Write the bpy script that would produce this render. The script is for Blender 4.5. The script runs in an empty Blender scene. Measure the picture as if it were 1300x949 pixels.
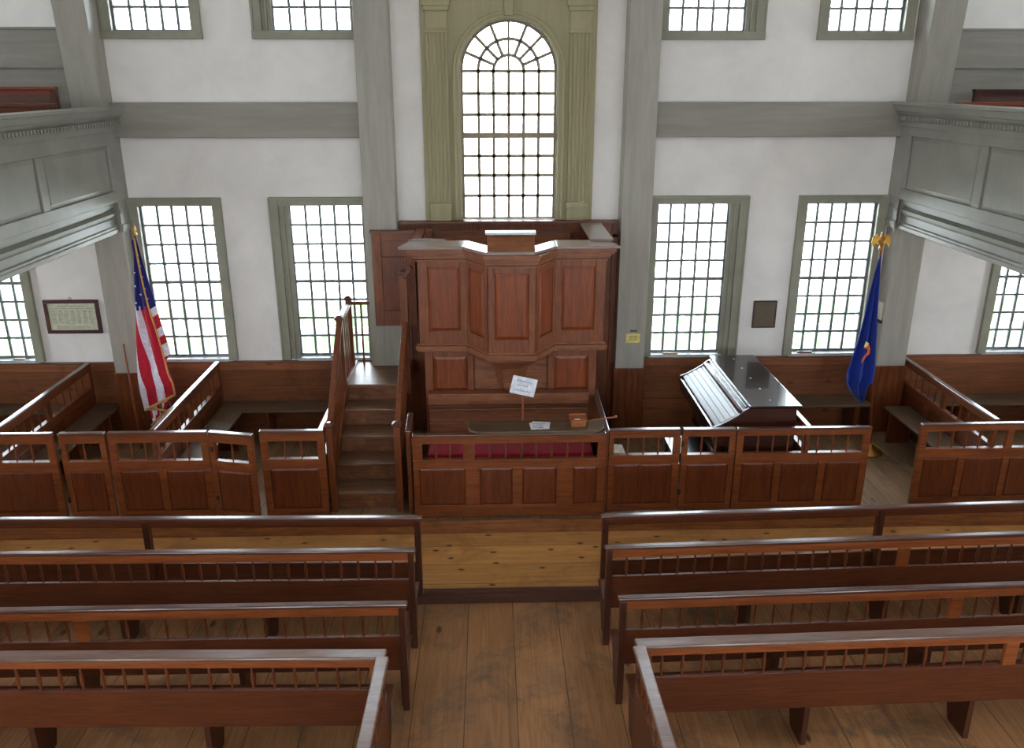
import bpy, bmesh, math, random
from mathutils import Matrix, Vector
random.seed(7)
PI = math.pi
scene = bpy.context.scene
COL = scene.collection

# ------------------------------------------------------------------ materials
def lin(c):
    o = []
    for v in c:
        v = v / 255.0
        o.append(v / 12.92 if v <= 0.04045 else ((v + 0.055) / 1.055) ** 2.4)
    return (o[0], o[1], o[2], 1.0)

def newmat(name):
    m = bpy.data.materials.new(name); m.use_nodes = True
    nt = m.node_tree
    b = nt.nodes['Principled BSDF']
    return m, nt, b

def ramp(nt, stops):
    r = nt.nodes.new('ShaderNodeValToRGB')
    e = r.color_ramp.elements
    e[0].position, e[0].color = stops[0]
    e[1].position, e[1].color = stops[-1]
    for p, c in stops[1:-1]:
        n = e.new(p); n.color = c
    return r

def coords(nt, scale, rot=(0, 0, 0)):
    t = nt.nodes.new('ShaderNodeTexCoord')
    mp = nt.nodes.new('ShaderNodeMapping')
    mp.inputs['Scale'].default_value = scale
    mp.inputs['Rotation'].default_value = rot
    nt.links.new(t.outputs['Object'], mp.inputs['Vector'])
    return mp

def noise(nt, vec, scale, detail=4, rough=0.55, dist=0.0):
    n = nt.nodes.new('ShaderNodeTexNoise')
    n.inputs['Scale'].default_value = scale
    n.inputs['Detail'].default_value = detail
    n.inputs['Roughness'].default_value = rough
    n.inputs['Distortion'].default_value = dist
    nt.links.new(vec.outputs[0], n.inputs['Vector'])
    return n

def mixc(nt, fac, a, b, mode='MIX'):
    m = nt.nodes.new('ShaderNodeMix'); m.data_type = 'RGBA'; m.blend_type = mode
    if isinstance(fac, (int, float)): m.inputs[0].default_value = fac
    else: nt.links.new(fac, m.inputs[0])
    for k, v in ((6, a), (7, b)):
        if isinstance(v, tuple): m.inputs[k].default_value = v
        else: nt.links.new(v, m.inputs[k])
    return m.outputs[2]

def math_(nt, op, a, b=None, c=None):
    m = nt.nodes.new('ShaderNodeMath'); m.operation = op
    for i, v in enumerate((a, b, c)):
        if v is None: continue
        if isinstance(v, (int, float)): m.inputs[i].default_value = v
        else: nt.links.new(v, m.inputs[i])
    return m.outputs[0]

def wood(name, dark, light, axis='z', rough=0.4, spec=0.5, worn=None, amt=0.0, coat=0.0):
    m, nt, b = newmat(name)
    s = {'x': (0.9, 14, 14), 'y': (14, 0.9, 14), 'z': (14, 14, 0.9)}[axis]
    mp = coords(nt, s)
    n1 = noise(nt, mp, 1.6, 6, 0.6, 1.2)
    n2 = noise(nt, mp, 7.0, 5, 0.65, 0.3)
    r1 = ramp(nt, [(0.30, lin(dark)), (0.72, lin(light))])
    nt.links.new(n1.outputs['Fac'], r1.inputs[0])
    d2 = tuple(max(0, c * 0.62) for c in dark)
    r2 = ramp(nt, [(0.36, lin(d2)), (0.56, (1, 1, 1, 1))])
    nt.links.new(n2.outputs['Fac'], r2.inputs[0])
    c = mixc(nt, 0.33, r1.outputs[0], r2.outputs[0], 'MULTIPLY')
    if worn:
        mpw = coords(nt, (1, 1, 1))
        n3 = noise(nt, mpw, 3.1, 6, 0.7, 0.4)
        rw = ramp(nt, [(0.50, (0, 0, 0, 1)), (0.68, (1, 1, 1, 1))])
        nt.links.new(n3.outputs['Fac'], rw.inputs[0])
        f = math_(nt, 'MULTIPLY', rw.outputs[0], amt)
        c = mixc(nt, f, c, lin(worn))
    nt.links.new(c, b.inputs['Base Color'])
    rr = math_(nt, 'MULTIPLY_ADD', n2.outputs['Fac'], 0.22, rough - 0.1)
    nt.links.new(rr, b.inputs['Roughness'])
    b.inputs['Specular IOR Level'].default_value = spec
    b.inputs['Coat Weight'].default_value = coat
    b.inputs['Coat Roughness'].default_value = 0.18
    bp = nt.nodes.new('ShaderNodeBump'); bp.inputs['Strength'].default_value = 0.12
    bp.inputs['Distance'].default_value = 0.004
    nt.links.new(n2.outputs['Fac'], bp.inputs['Height'])
    nt.links.new(bp.outputs[0], b.inputs['Normal'])
    return m

def planks(name, dark, light, along, width, offset=0.0, rough=0.5, stain=None, stain_amt=0.0, knots=0.6):
    """boards running along x or y, each board its own tone, seams and knots"""
    m, nt, b = newmat(name)
    t = nt.nodes.new('ShaderNodeTexCoord')
    sp = nt.nodes.new('ShaderNodeSeparateXYZ')
    nt.links.new(t.outputs['Object'], sp.inputs[0])
    across = sp.outputs['Y'] if along == 'x' else sp.outputs['X']
    if along == 'v': across = sp.outputs['Z']
    u = math_(nt, 'MULTIPLY_ADD', across, 1.0 / width, offset)
    idx = math_(nt, 'FLOOR', u)
    fr = math_(nt, 'FRACT', u)
    wn = nt.nodes.new('ShaderNodeTexWhiteNoise'); wn.noise_dimensions = '1D'
    nt.links.new(idx, wn.inputs['W'])
    mp = coords(nt, {'x': (0.7, 12, 12), 'y': (12, 0.7, 12), 'v': (0.7, 12, 12)}[along])
    n1 = noise(nt, mp, 1.5, 6, 0.62, 1.4)
    r1 = ramp(nt, [(0.30, lin(dark)), (0.72, lin(light))])
    nt.links.new(n1.outputs['Fac'], r1.inputs[0])
    tone = math_(nt, 'MULTIPLY_ADD', wn.outputs['Value'], 0.35, 0.78)
    tc = nt.nodes.new('ShaderNodeCombineColor')
    for k in range(3): nt.links.new(tone, tc.inputs[k])
    c = mixc(nt, 1.0, r1.outputs[0], tc.outputs[0], 'MULTIPLY')
    # seams
    e = math_(nt, 'ABSOLUTE', math_(nt, 'SUBTRACT', fr, 0.5))
    sm = math_(nt, 'GREATER_THAN', e, 0.5 - 0.0035 / width)
    c = mixc(nt, math_(nt, 'MULTIPLY', sm, 0.75), c, lin(tuple(x * 0.3 for x in dark)))
    # knots
    mk = coords(nt, {'x': (2.4, 4.2, 1), 'y': (3.2, 1.5, 1), 'v': (1.6, 1, 3.4)}[along], (PI / 2, 0, 0) if along == 'v' else (0, 0, 0))
    vo = nt.nodes.new('ShaderNodeTexVoronoi'); vo.voronoi_dimensions = '2D'; vo.inputs['Scale'].default_value = 1.0
    nt.links.new(mk.outputs[0], vo.inputs['Vector'])
    rk = ramp(nt, [(0.05, (1, 1, 1, 1)), (0.10, (0, 0, 0, 1))])
    nt.links.new(vo.outputs['Distance'], rk.inputs[0])
    kc = nt.nodes.new('ShaderNodeSeparateColor'); nt.links.new(vo.outputs['Color'], kc.inputs[0])
    few = math_(nt, 'GREATER_THAN', kc.outputs[0], 0.25 if along == 'x' else 0.6)
    c = mixc(nt, math_(nt, 'MULTIPLY', math_(nt, 'MULTIPLY', rk.outputs[0], few), knots), c, lin(tuple(x * 0.38 for x in dark)))
    if stain:
        ms = coords(nt, (1, 1, 1))
        n3 = noise(nt, ms, 1.7, 8, 0.72, 0.6)
        rs = ramp(nt, [(0.50, (0, 0, 0, 1)), (0.66, (1, 1, 1, 1))])
        nt.links.new(n3.outputs['Fac'], rs.inputs[0])
        c = mixc(nt, math_(nt, 'MULTIPLY', rs.outputs[0], stain_amt), c, lin(stain))
    nt.links.new(c, b.inputs['Base Color'])
    b.inputs['Roughness'].default_value = rough
    b.inputs['Specular IOR Level'].default_value = 0.35
    bp = nt.nodes.new('ShaderNodeBump'); bp.inputs['Strength'].default_value = 0.35; bp.inputs['Distance'].default_value = 0.004
    hh = math_(nt, 'SUBTRACT', n1.outputs['Fac'], sm)
    nt.links.new(hh, bp.inputs['Height']); nt.links.new(bp.outputs[0], b.inputs['Normal'])
    return m

def paint(name, col, var=0.1, rough=0.6, scale=2.5, streak=None, spec=0.3, streak_amt=0.5):
    m, nt, b = newmat(name)
    mp = coords(nt, (1, 1, 1) if not streak else {'z': (5, 5, 0.5), 'x': (0.5, 5, 5)}[streak])
    n1 = noise(nt, mp, scale, 7, 0.62, 0.4)
    lo = tuple(c * (1 - var) for c in col); hi = tuple(min(255, c * (1 + var * 0.6)) for c in col)
    r = ramp(nt, [(0.32, lin(lo)), (0.68, lin(hi))])
    nt.links.new(n1.outputs['Fac'], r.inputs[0])
    nt.links.new(r.outputs[0], b.inputs['Base Color'])
    b.inputs['Roughness'].default_value = rough
    b.inputs['Specular IOR Level'].default_value = spec
    bp = nt.nodes.new('ShaderNodeBump'); bp.inputs['Strength'].default_value = 0.15; bp.inputs['Distance'].default_value = 0.006
    nt.links.new(n1.outputs['Fac'], bp.inputs['Height']); nt.links.new(bp.outputs[0], b.inputs['Normal'])
    return m

def plain(name, col, rough=0.5, metal=0.0, spec=0.5, coat=0.0):
    m, nt, b = newmat(name)
    mp = coords(nt, (1, 1, 1)); n1 = noise(nt, mp, 22, 4)
    r = ramp(nt, [(0.3, lin(tuple(c * 0.9 for c in col))), (0.7, lin(tuple(min(255, c * 1.05) for c in col)))])
    nt.links.new(n1.outputs['Fac'], r.inputs[0]); nt.links.new(r.outputs[0], b.inputs['Base Color'])
    b.inputs['Roughness'].default_value = rough; b.inputs['Metallic'].default_value = metal
    b.inputs['Specular IOR Level'].default_value = spec; b.inputs['Coat Weight'].default_value = coat
    return m

def cloth(name, col, sheen=0.2):
    m = plain(name, col, 0.75, 0, 0.2)
    m.node_tree.nodes['Principled BSDF'].inputs['Sheen Weight'].default_value = sheen
    return m

M = {}
def capmat(name, dark, light, axis):
    m = wood(name, dark, light, axis, 0.3, 0.6)
    nt = m.node_tree; b = nt.nodes['Principled BSDF']
    for l in list(b.inputs['Normal'].links): nt.links.remove(l)
    for l in list(b.inputs['Roughness'].links): nt.links.remove(l)
    b.inputs['Roughness'].default_value = 0.30; b.inputs['Coat Weight'].default_value = 0.8; b.inputs['Coat Roughness'].default_value = 0.16
    return m
M['plaster'] = paint('plaster', (232, 225, 219), 0.04, 0.85, 1.6)
M['grey'] = paint('grey_paint', (161, 154, 143), 0.07, 0.42, 2.2, 'z')
M['grey_h'] = paint('grey_paint_beam', (148, 141, 131), 0.07, 0.5, 2.2, 'x')
M['gallery'] = paint('gallery_paint', (145, 141, 132), 0.07, 0.42, 2.0)
M['casing'] = paint('casing_paint', (146, 142, 125), 0.07, 0.5, 3.0)
M['olive'] = paint('olive_paint', (160, 150, 114), 0.05, 0.5, 2.4, 'z')
M['sash'] = plain('sash_paint', (120, 122, 120), 0.5)
M['pal_sash'] = plain('arched_sash_paint', (150, 132, 108), 0.5)
M['sill'] = plain('sill_paint_lit_edge', (190, 196, 196), 0.35)
M['ceil'] = paint('ceiling_plaster', (225, 222, 218), 0.03, 0.9)
M['pul'] = wood('pulpit_wood', (104, 54, 30), (146, 82, 48), 'z', 0.42, 0.45, (160, 98, 60), 0.3)
M['pul_x'] = wood('pulpit_wood_rail', (114, 64, 40), (158, 98, 64), 'x', 0.42, 0.45, (176, 120, 86), 0.3)
M['pul_p'] = wood('pulpit_panel', (112, 52, 24), (152, 74, 32), 'z', 0.36, 0.5)
M['box'] = wood('box_pew_wood', (96, 46, 22), (138, 74, 36), 'z', 0.34, 0.5, (140, 86, 52), 0.2)
M['box_x'] = wood('box_pew_rail', (104, 50, 24), (146, 78, 38), 'x', 0.32, 0.5, (150, 96, 62), 0.2)
M['box_y'] = wood('box_pew_side_rail', (96, 48, 26), (138, 76, 42), 'y', 0.32, 0.5)
M['box_p'] = wood('box_pew_panel', (88, 40, 19), (124, 61, 30), 'z', 0.32, 0.5)
M['cap'] = capmat('cap_rail_wood', (84, 44, 32), (104, 58, 42), 'x')
M['cap_y'] = capmat('cap_rail_side', (84, 48, 36), (112, 68, 52), 'y')
M['worncap'] = capmat('worn_cap_wood', (112, 74, 58), (150, 112, 94), 'x')
M['ledge'] = capmat('worn_ledge_wood', (128, 100, 90), (156, 130, 118), 'x')
M['slip'] = wood('bench_pew_wood', (84, 40, 20), (116, 60, 32), 'x', 0.34, 0.5)
M['slip_z'] = wood('bench_pew_post', (70, 36, 24), (96, 52, 34), 'z', 0.36, 0.5)
M['apron'] = wood('bench_pew_rail', (134, 68, 34), (172, 96, 50), 'x', 0.36, 0.5)
M['seat'] = wood('old_seat_board', (84, 64, 46), (120, 94, 68), 'x', 0.5, 0.4, (96, 88, 74), 0.4)
M['seat_y'] = wood('old_seat_board_side', (84, 64, 46), (120, 94, 68), 'y', 0.5, 0.4, (96, 88, 74), 0.4)
M['wains'] = planks('wainscot_boards', (120, 70, 44), (158, 98, 62), 'v', 0.46, 0.1, 0.42, (80, 40, 24), 0.5, 0.5)
M['wains_d'] = wood('wainscot_trim', (96, 58, 42), (134, 88, 64), 'x', 0.4)
M['tread'] = wood('worn_stair_wood', (104, 70, 48), (150, 106, 72), 'x', 0.36, 0.5, (84, 72, 58), 0.6)
M['riser'] = wood('stair_riser_wood', (104, 60, 40), (140, 86, 56), 'x', 0.42, 0.5, (176, 124, 80), 0.55)
M['walk'] = planks('walkway_planks', (200, 140, 80), (234, 174, 106), 'x', 0.33, 0.28, 0.45, (128, 84, 50), 0.45, 0.9)
M['lower'] = planks('aisle_planks', (176, 124, 82), (216, 160, 110), 'y', 0.42, 0.15, 0.5, (120, 100, 82), 0.75, 0.8)
M['pfloor'] = planks('pew_floor_planks', (130, 100, 72), (166, 130, 96), 'y', 0.28, 0.0, 0.55, (84, 76, 62), 0.6, 0.5)
M['sillb'] = wood('platform_edge_board', (126, 76, 44), (176, 114, 66), 'x', 0.45, 0.4, (90, 62, 42), 0.5)
M['step'] = wood('step_board_dark', (84, 54, 44), (112, 74, 60), 'x', 0.5, 0.4)
M['organ'] = plain('dark_lacquer', (34, 22, 24), 0.22, 0, 0.6, 0.5)
M['organ_w'] = wood('organ_side_wood', (58, 30, 22), (84, 44, 32), 'x', 0.3, 0.5)
M['lidm'] = plain('roll_lid_lacquer', (70, 58, 60), 0.4, 0, 0.8, 0.0)
M['red'] = cloth('red_velvet', (190, 22, 58), 0.35)
M['paper'] = plain('white_paper', (236, 236, 240), 0.7)
M['card'] = plain('cream_card', (214, 200, 180), 0.7)
M['ink'] = plain('blue_ink', (110, 150, 205), 0.7)
M['greyink'] = plain('faded_print', (150, 148, 132), 0.8)
M['mount'] = plain('aged_print_paper', (198, 196, 170), 0.6)
M['frame'] = plain('picture_frame_wood', (76, 40, 36), 0.4)
M['bronze'] = plain('bronze_plate', (104, 92, 74), 0.5, 0.3)
M['yellow'] = plain('yellow_notice', (226, 208, 128), 0.6)
M['brass'] = plain('brass', (196, 148, 70), 0.3, 0.8)
M['gold'] = cloth('gold_fringe_threads', (206, 150, 78), 0.3)
M['fred'] = cloth('flag_red', (190, 30, 52))
M['fwhite'] = cloth('flag_white', (226, 214, 226))
M['fblue'] = cloth('flag_navy', (34, 32, 104))
M['vblue'] = cloth('flag_blue', (22, 48, 138))
M['orange'] = cloth('emblem_orange', (206, 96, 60))
M['pole'] = wood('pole_wood', (120, 62, 34), (160, 90, 50), 'z', 0.35)
M['tan'] = wood('light_box_wood', (150, 84, 44), (182, 108, 60), 'x', 0.4)
M['stick'] = wood('pale_stick_wood', (176, 150, 120), (206, 184, 154), 'x', 0.5)
M['rope'] = plain('yellow_cord', (196, 158, 72), 0.7)
M['iron'] = plain('dark_iron', (62, 46, 36), 0.5, 0.4)
M['maroon'] = wood('gallery_pew_wood', (120, 50, 34), (156, 76, 50), 'x', 0.4)
M['grass'] = paint('lawn', (70, 98, 50), 0.25, 0.9, 3.0)
M['whiteout'] = plain('whiteout_ground', (230, 228, 222), 0.9)
M['fence'] = plain('white_fence_paint', (236, 236, 232), 0.6)
M['ext'] = plain('clapboard_paint', (220, 220, 214), 0.7)

def glassmat():
    m = bpy.data.materials.new('window_glass'); m.use_nodes = True
    nt = m.node_tree; nt.nodes.clear()
    out = nt.nodes.new('ShaderNodeOutputMaterial')
    tr = nt.nodes.new('ShaderNodeBsdfTransparent'); tr.inputs[0].default_value = (0.96, 0.98, 0.98, 1)
    gl = nt.nodes.new('ShaderNodeBsdfGlossy'); gl.inputs['Roughness'].default_value = 0.03
    fr = nt.nodes.new('ShaderNodeFresnel'); fr.inputs[0].default_value = 1.45
    mx = nt.nodes.new('ShaderNodeMixShader')
    nt.links.new(fr.outputs[0], mx.inputs[0]); nt.links.new(tr.outputs[0], mx.inputs[1]); nt.links.new(gl.outputs[0], mx.inputs[2])
    nt.links.new(mx.outputs[0], out.inputs[0])
    return m
M['glass'] = glassmat()

# ------------------------------------------------------------------ mesh helper
class MB:
    def __init__(self, mat=None):
        self.v = []; self.f = []; self.mi = []; self.M = mat or Matrix.Identity(4)
    def add(self, vs, fs, mi=0):
        n = len(self.v)
        self.v += [self.M @ Vector(p) for p in vs]
        self.f += [tuple(i + n for i in f) for f in fs]
        self.mi += [mi] * len(fs)
        return self
    def box(self, x0, x1, y0, y1, z0, z1, mi=0):
        if x0 > x1: x0, x1 = x1, x0
        if y0 > y1: y0, y1 = y1, y0
        if z0 > z1: z0, z1 = z1, z0
        vs = [(x, y, z) for z in (z0, z1) for y in (y0, y1) for x in (x0, x1)]
        return self.add(vs, [(0, 2, 3, 1), (4, 5, 7, 6), (0, 1, 5, 4), (2, 6, 7, 3), (0, 4, 6, 2), (1, 3, 7, 5)], mi)
    def rpanel(self, x0, x1, yf, z0, z1, d=0.012, b=0.05, back=0.012):
        """raised and fielded panel facing -y at yf (field), slopes back by d at the rim"""
        x2, x3, z2, z3 = x0 + b, x1 - b, z0 + b, z1 - b
        y = yf + d; yb = y + back
        vs = [(x0, y, z0), (x1, y, z0), (x1, y, z1), (x0, y, z1), (x2, yf, z2), (x3, yf, z2), (x3, yf, z3), (x2, yf, z3),
              (x0, yb, z0), (x1, yb, z0), (x1, yb, z1), (x0, yb, z1)]
        return self.add(vs, [(4, 5, 6, 7), (0, 1, 5, 4), (1, 2, 6, 5), (2, 3, 7, 6), (3, 0, 4, 7), (8, 11, 10, 9),
                             (0, 8, 9, 1), (1, 9, 10, 2), (2, 10, 11, 3), (3, 11, 8, 0)])
    def prism(self, pts, z0, z1, mi=0):
        """pts counter-clockwise seen from +z"""
        n = len(pts)
        vs = [(p[0], p[1], z0) for p in pts] + [(p[0], p[1], z1) for p in pts]
        fs = [tuple(reversed(range(n))), tuple(range(n, 2 * n))] + [(i, (i + 1) % n, (i + 1) % n + n, i + n) for i in range(n)]
        return self.add(vs, fs, mi)
    def extr(self, prof, a0, a1, axis='x'):
        """profile of (u,z) pairs swept along axis; u is y for axis x, x for axis y"""
        n = len(prof)
        if axis == 'x':
            vs = [(a0, u, z) for u, z in prof] + [(a1, u, z) for u, z in prof]
        else:
            vs = [(u, a0, z) for u, z in prof] + [(u, a1, z) for u, z in prof]
        fs = [tuple(range(n)), tuple(reversed(range(n, 2 * n)))] + [(i, i + n, (i + 1) % n + n, (i + 1) % n) for i in range(n)]
        return self.add(vs, fs)
    def loft(self, rings, cap=True):
        n = len(rings[0]); vs = [p for r in rings for p in r]; fs = []
        for k in range(len(rings) - 1):
            for i in range(n):
                j = (i + 1) % n
                fs.append((k * n + i, k * n + j, (k + 1) * n + j, (k + 1) * n + i))
        if cap:
            fs.append(tuple(reversed(range(n)))); fs.append(tuple(range((len(rings) - 1) * n, len(rings) * n)))
        return self.add(vs, fs)
    def lathe(self, prof, c=(0, 0, 0), seg=10):
        return self.loft([[(c[0] + r * math.cos(2 * PI * i / seg), c[1] + r * math.sin(2 * PI * i / seg), c[2] + z) for i in range(seg)] for r, z in prof])
    def tube(self, pts, r, seg=8):
        rings = []; pts = [Vector(p) for p in pts]
        for k, p in enumerate(pts):
            d = (pts[min(k + 1, len(pts) - 1)] - pts[max(k - 1, 0)]).normalized()
            a = d.cross(Vector((0.01, 0.02, 1)));
            if a.length < 0.05: a = d.cross(Vector((1, 0, 0)))
            a.normalize(); bb = d.cross(a)
            rr = r[k] if isinstance(r, (list, tuple)) else r
            rings.append([tuple(p + (a * math.cos(2 * PI * i / seg) + bb * math.sin(2 * PI * i / seg)) * rr) for i in range(seg)])
        return self.loft(rings)
    def bar(self, p, q, w, h):
        """rectangular bar from p to q, w wide sideways, h high"""
        p, q = Vector(p), Vector(q); d = (q - p).normalized()
        s = d.cross(Vector((0, 0, 1)))
        if s.length < 1e-4: s = Vector((1, 0, 0))
        s.normalize(); u = s.cross(d).normalized()
        rings = [[tuple(c + s * a * w / 2 + u * b * h / 2) for a, b in ((-1, -1), (1, -1), (1, 1), (-1, 1))] for c in (p, q)]
        return self.loft(rings)

def chain_loc(p):
    v = Vector((0, 0, 0))
    while p is not None:
        v += p.location; p = p.parent
    return v

def emit(name, mb, mat, parent=None, bevel=0.0, smooth=False, local=False, kind=None):
    me = bpy.data.meshes.new(name)
    off = Vector((0, 0, 0))
    o = None
    if parent is not None and not local: off = chain_loc(parent)
    base = Vector((0, 0, 0))
    if parent is None and not local:
        xs = [v.x for v in mb.v]; ys = [v.y for v in mb.v]; zs = [v.z for v in mb.v]
        base = Vector(((min(xs) + max(xs)) / 2, (min(ys) + max(ys)) / 2, min(zs))); off = base
    me.from_pydata([tuple(v - off) for v in mb.v], [], mb.f)
    mats = mat if isinstance(mat, (list, tuple)) else [mat]
    for m in mats: me.materials.append(m)
    if len(mats) > 1:
        for p, i in zip(me.polygons, mb.mi): p.material_index = i
    if smooth:
        for p in me.polygons: p.use_smooth = True
    bm = bmesh.new(); bm.from_mesh(me); bmesh.ops.recalc_face_normals(bm, faces=bm.faces); bm.to_mesh(me); bm.free()
    me.update()
    o = bpy.data.objects.new(name, me); COL.objects.link(o)
    o.location = base
    if parent is not None: o.parent = parent
    if bevel:
        bv = o.modifiers.new('bevel', 'BEVEL'); bv.width = bevel; bv.segments = 2; bv.limit_method = 'ANGLE'; bv.angle_limit = math.radians(40)
    if kind: o['kind'] = kind
    return o

def thing(name, label, cat, loc, rotz=0, group=None):
    o = bpy.data.objects.new(name, None); COL.objects.link(o)
    o.empty_display_size = 0.2
    o.location = loc; o.rotation_euler = (0, 0, rotz)
    o['label'] = label; o['category'] = cat
    if group: o['group'] = group
    return o
def tag(o, label, cat, group=None):
    o['label'] = label; o['category'] = cat
    if group: o['group'] = group
    return o
def struct(name, mb, mat, bevel=0.0, label=None):
    o = emit(name, mb, mat, None, bevel); o['kind'] = 'structure'
    if label: o['label'] = label
    return o
def copy_part(o, loc, parent=None):
    c = o.copy(); COL.objects.link(c); c.location = loc; c.parent = parent or o.parent
    return c

# ------------------------------------------------------------------ dimensions
CX = 0.24
ZW, ZL = -0.155, -0.297           # walkway, lower aisle floor (pew platform is 0)
XL, XR, YB, ZC = -8.3, 8.8, -13.4, 7.35
TW = 0.16                          # wall thickness
LOW = [-6.35, -3.865, -2.035, 2.56, 4.44, 7.06]
GW, GZ0, GZ1 = 0.45, 1.07, 3.01    # half glass width, bottom, top
UZ0, UZ1 = 5.06, 7.0

# ------------------------------------------------------------------ walls
def wall_cells(mb, u0, u1, z0, z1, holes, put):
    us = sorted({u0, u1} | {h[0] for h in holes} | {h[1] for h in holes})
    for a, b in zip(us[:-1], us[1:]):
        if b - a < 1e-5: continue
        mid = (a + b) / 2
        hs = sorted([(h[2], h[3]) for h in holes if h[0] < mid < h[1]])
        z = z0
        for q0, q1 in hs:
            if q0 > z: put(a, b, z, q0)
            z = q1
        if z1 > z: put(a, b, z, z1)

def mk_wall(name, u0, u1, holes, place):
    mb = MB()
    wall_cells(mb, u0, u1, -0.6, ZC, holes, lambda a, b, z, w: place(mb, a, b, z, w))
    return struct(name, mb, M['plaster'])

J = 0.05
fh = [(c - GW - J, c + GW + J, GZ0 - 0.05, GZ1 + 0.04) for c in LOW] + [(c - GW - J, c + GW + J, UZ0 - 0.05, UZ1 + 0.04) for c in LOW]
PR = 0.545; PZ0, PZS = 2.86, 4.60
fh.append((CX - PR - 0.12, CX + PR + 0.12, PZ0 - 0.02, PZS + PR + 0.12))
mk_wall('wall_front', XL, XR, fh, lambda mb, a, b, z, w: mb.box(a, b, 0, TW, z, w))
SIDEY = [-1.7, -4.2, -6.7, -9.2, -11.7]
sh = [(y - GW - J, y + GW + J, GZ0 - 0.05, GZ1 + 0.04) for y in SIDEY] + [(y - GW - J, y + GW + J, UZ0 - 0.05, UZ1 + 0.04) for y in SIDEY]
mk_wall('wall_left', YB, TW, sh, lambda mb, a, b, z, w: mb.box(XL - TW, XL, a, b, z, w))
mk_wall('wall_right', YB, TW, sh, lambda mb, a, b, z, w: mb.box(XR, XR + TW, a, b, z, w))
REARX = [-6.35, -3.8, -1.3, 1.8, 4.3, 7.06]
rh = [(c - GW - J, c + GW + J, GZ0 - 0.05, GZ1 + 0.04) for c in REARX] + [(c - GW - J, c + GW + J, UZ0 - 0.05, UZ1 + 0.04) for c in REARX]
mk_wall('wall_back', XL - TW, XR + TW, rh, lambda mb, a, b, z, w: mb.box(a, b, YB - TW, YB, z, w))
struct('ceiling', MB().box(XL - TW, XR + TW, YB - TW, TW, ZC, ZC + 0.1), M['ceil'])

# floors: raised pew platform, walkway, lower aisle
YE = -2.40; YW = -3.44
struct('floor', MB().box(XL, XR, YE + 0.03, 0, -0.1, 0), M['pfloor'])
fl2 = struct('floor.001', MB().box(XL, XR, YW + 0.05, YE + 0.02, ZW - 0.08, ZW), M['walk'])
struct('floor.002', MB().box(XL, XR, YB, YW + 0.03, ZL - 0.1, ZL), M['lower'])
struct('trim_1', MB().box(XL, XR, YE, YE + 0.035, ZW, 0.0), M['sillb'], 0.004)
struct('trim_2', MB().box(XL, XR, YW + 0.015, YW + 0.05, ZL, ZW - 0.004).box(XL, XR, YW, YW + 0.06, ZW - 0.004, ZW + 0.004), M['step'], 0.003)

# ------------------------------------------------------------------ windows
def lower_sash(mb, x0, x1, z0, z1, cols, rows, y, mt=0.0145, fr=0.03):
    mb.box(x0 - fr, x0, y - 0.02, y + 0.02, z0 - fr, z1 + fr); mb.box(x1, x1 + fr, y - 0.02, y + 0.02, z0 - fr, z1 + fr)
    mb.box(x0, x1, y - 0.02, y + 0.02, z0 - fr, z0); mb.box(x0, x1, y - 0.02, y + 0.02, z1, z1 + fr)
    for i in range(1, cols):
        x = x0 + (x1 - x0) * i / cols
        mb.box(x - mt, x + mt, y - 0.015, y + 0.015, z0, z1)
    for i in range(1, rows):
        z = z0 + (z1 - z0) * i / rows; t = 0.02 if i == rows // 2 else mt
        mb.box(x0, x1, y - 0.016, y + 0.016, z - t, z + t)

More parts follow.
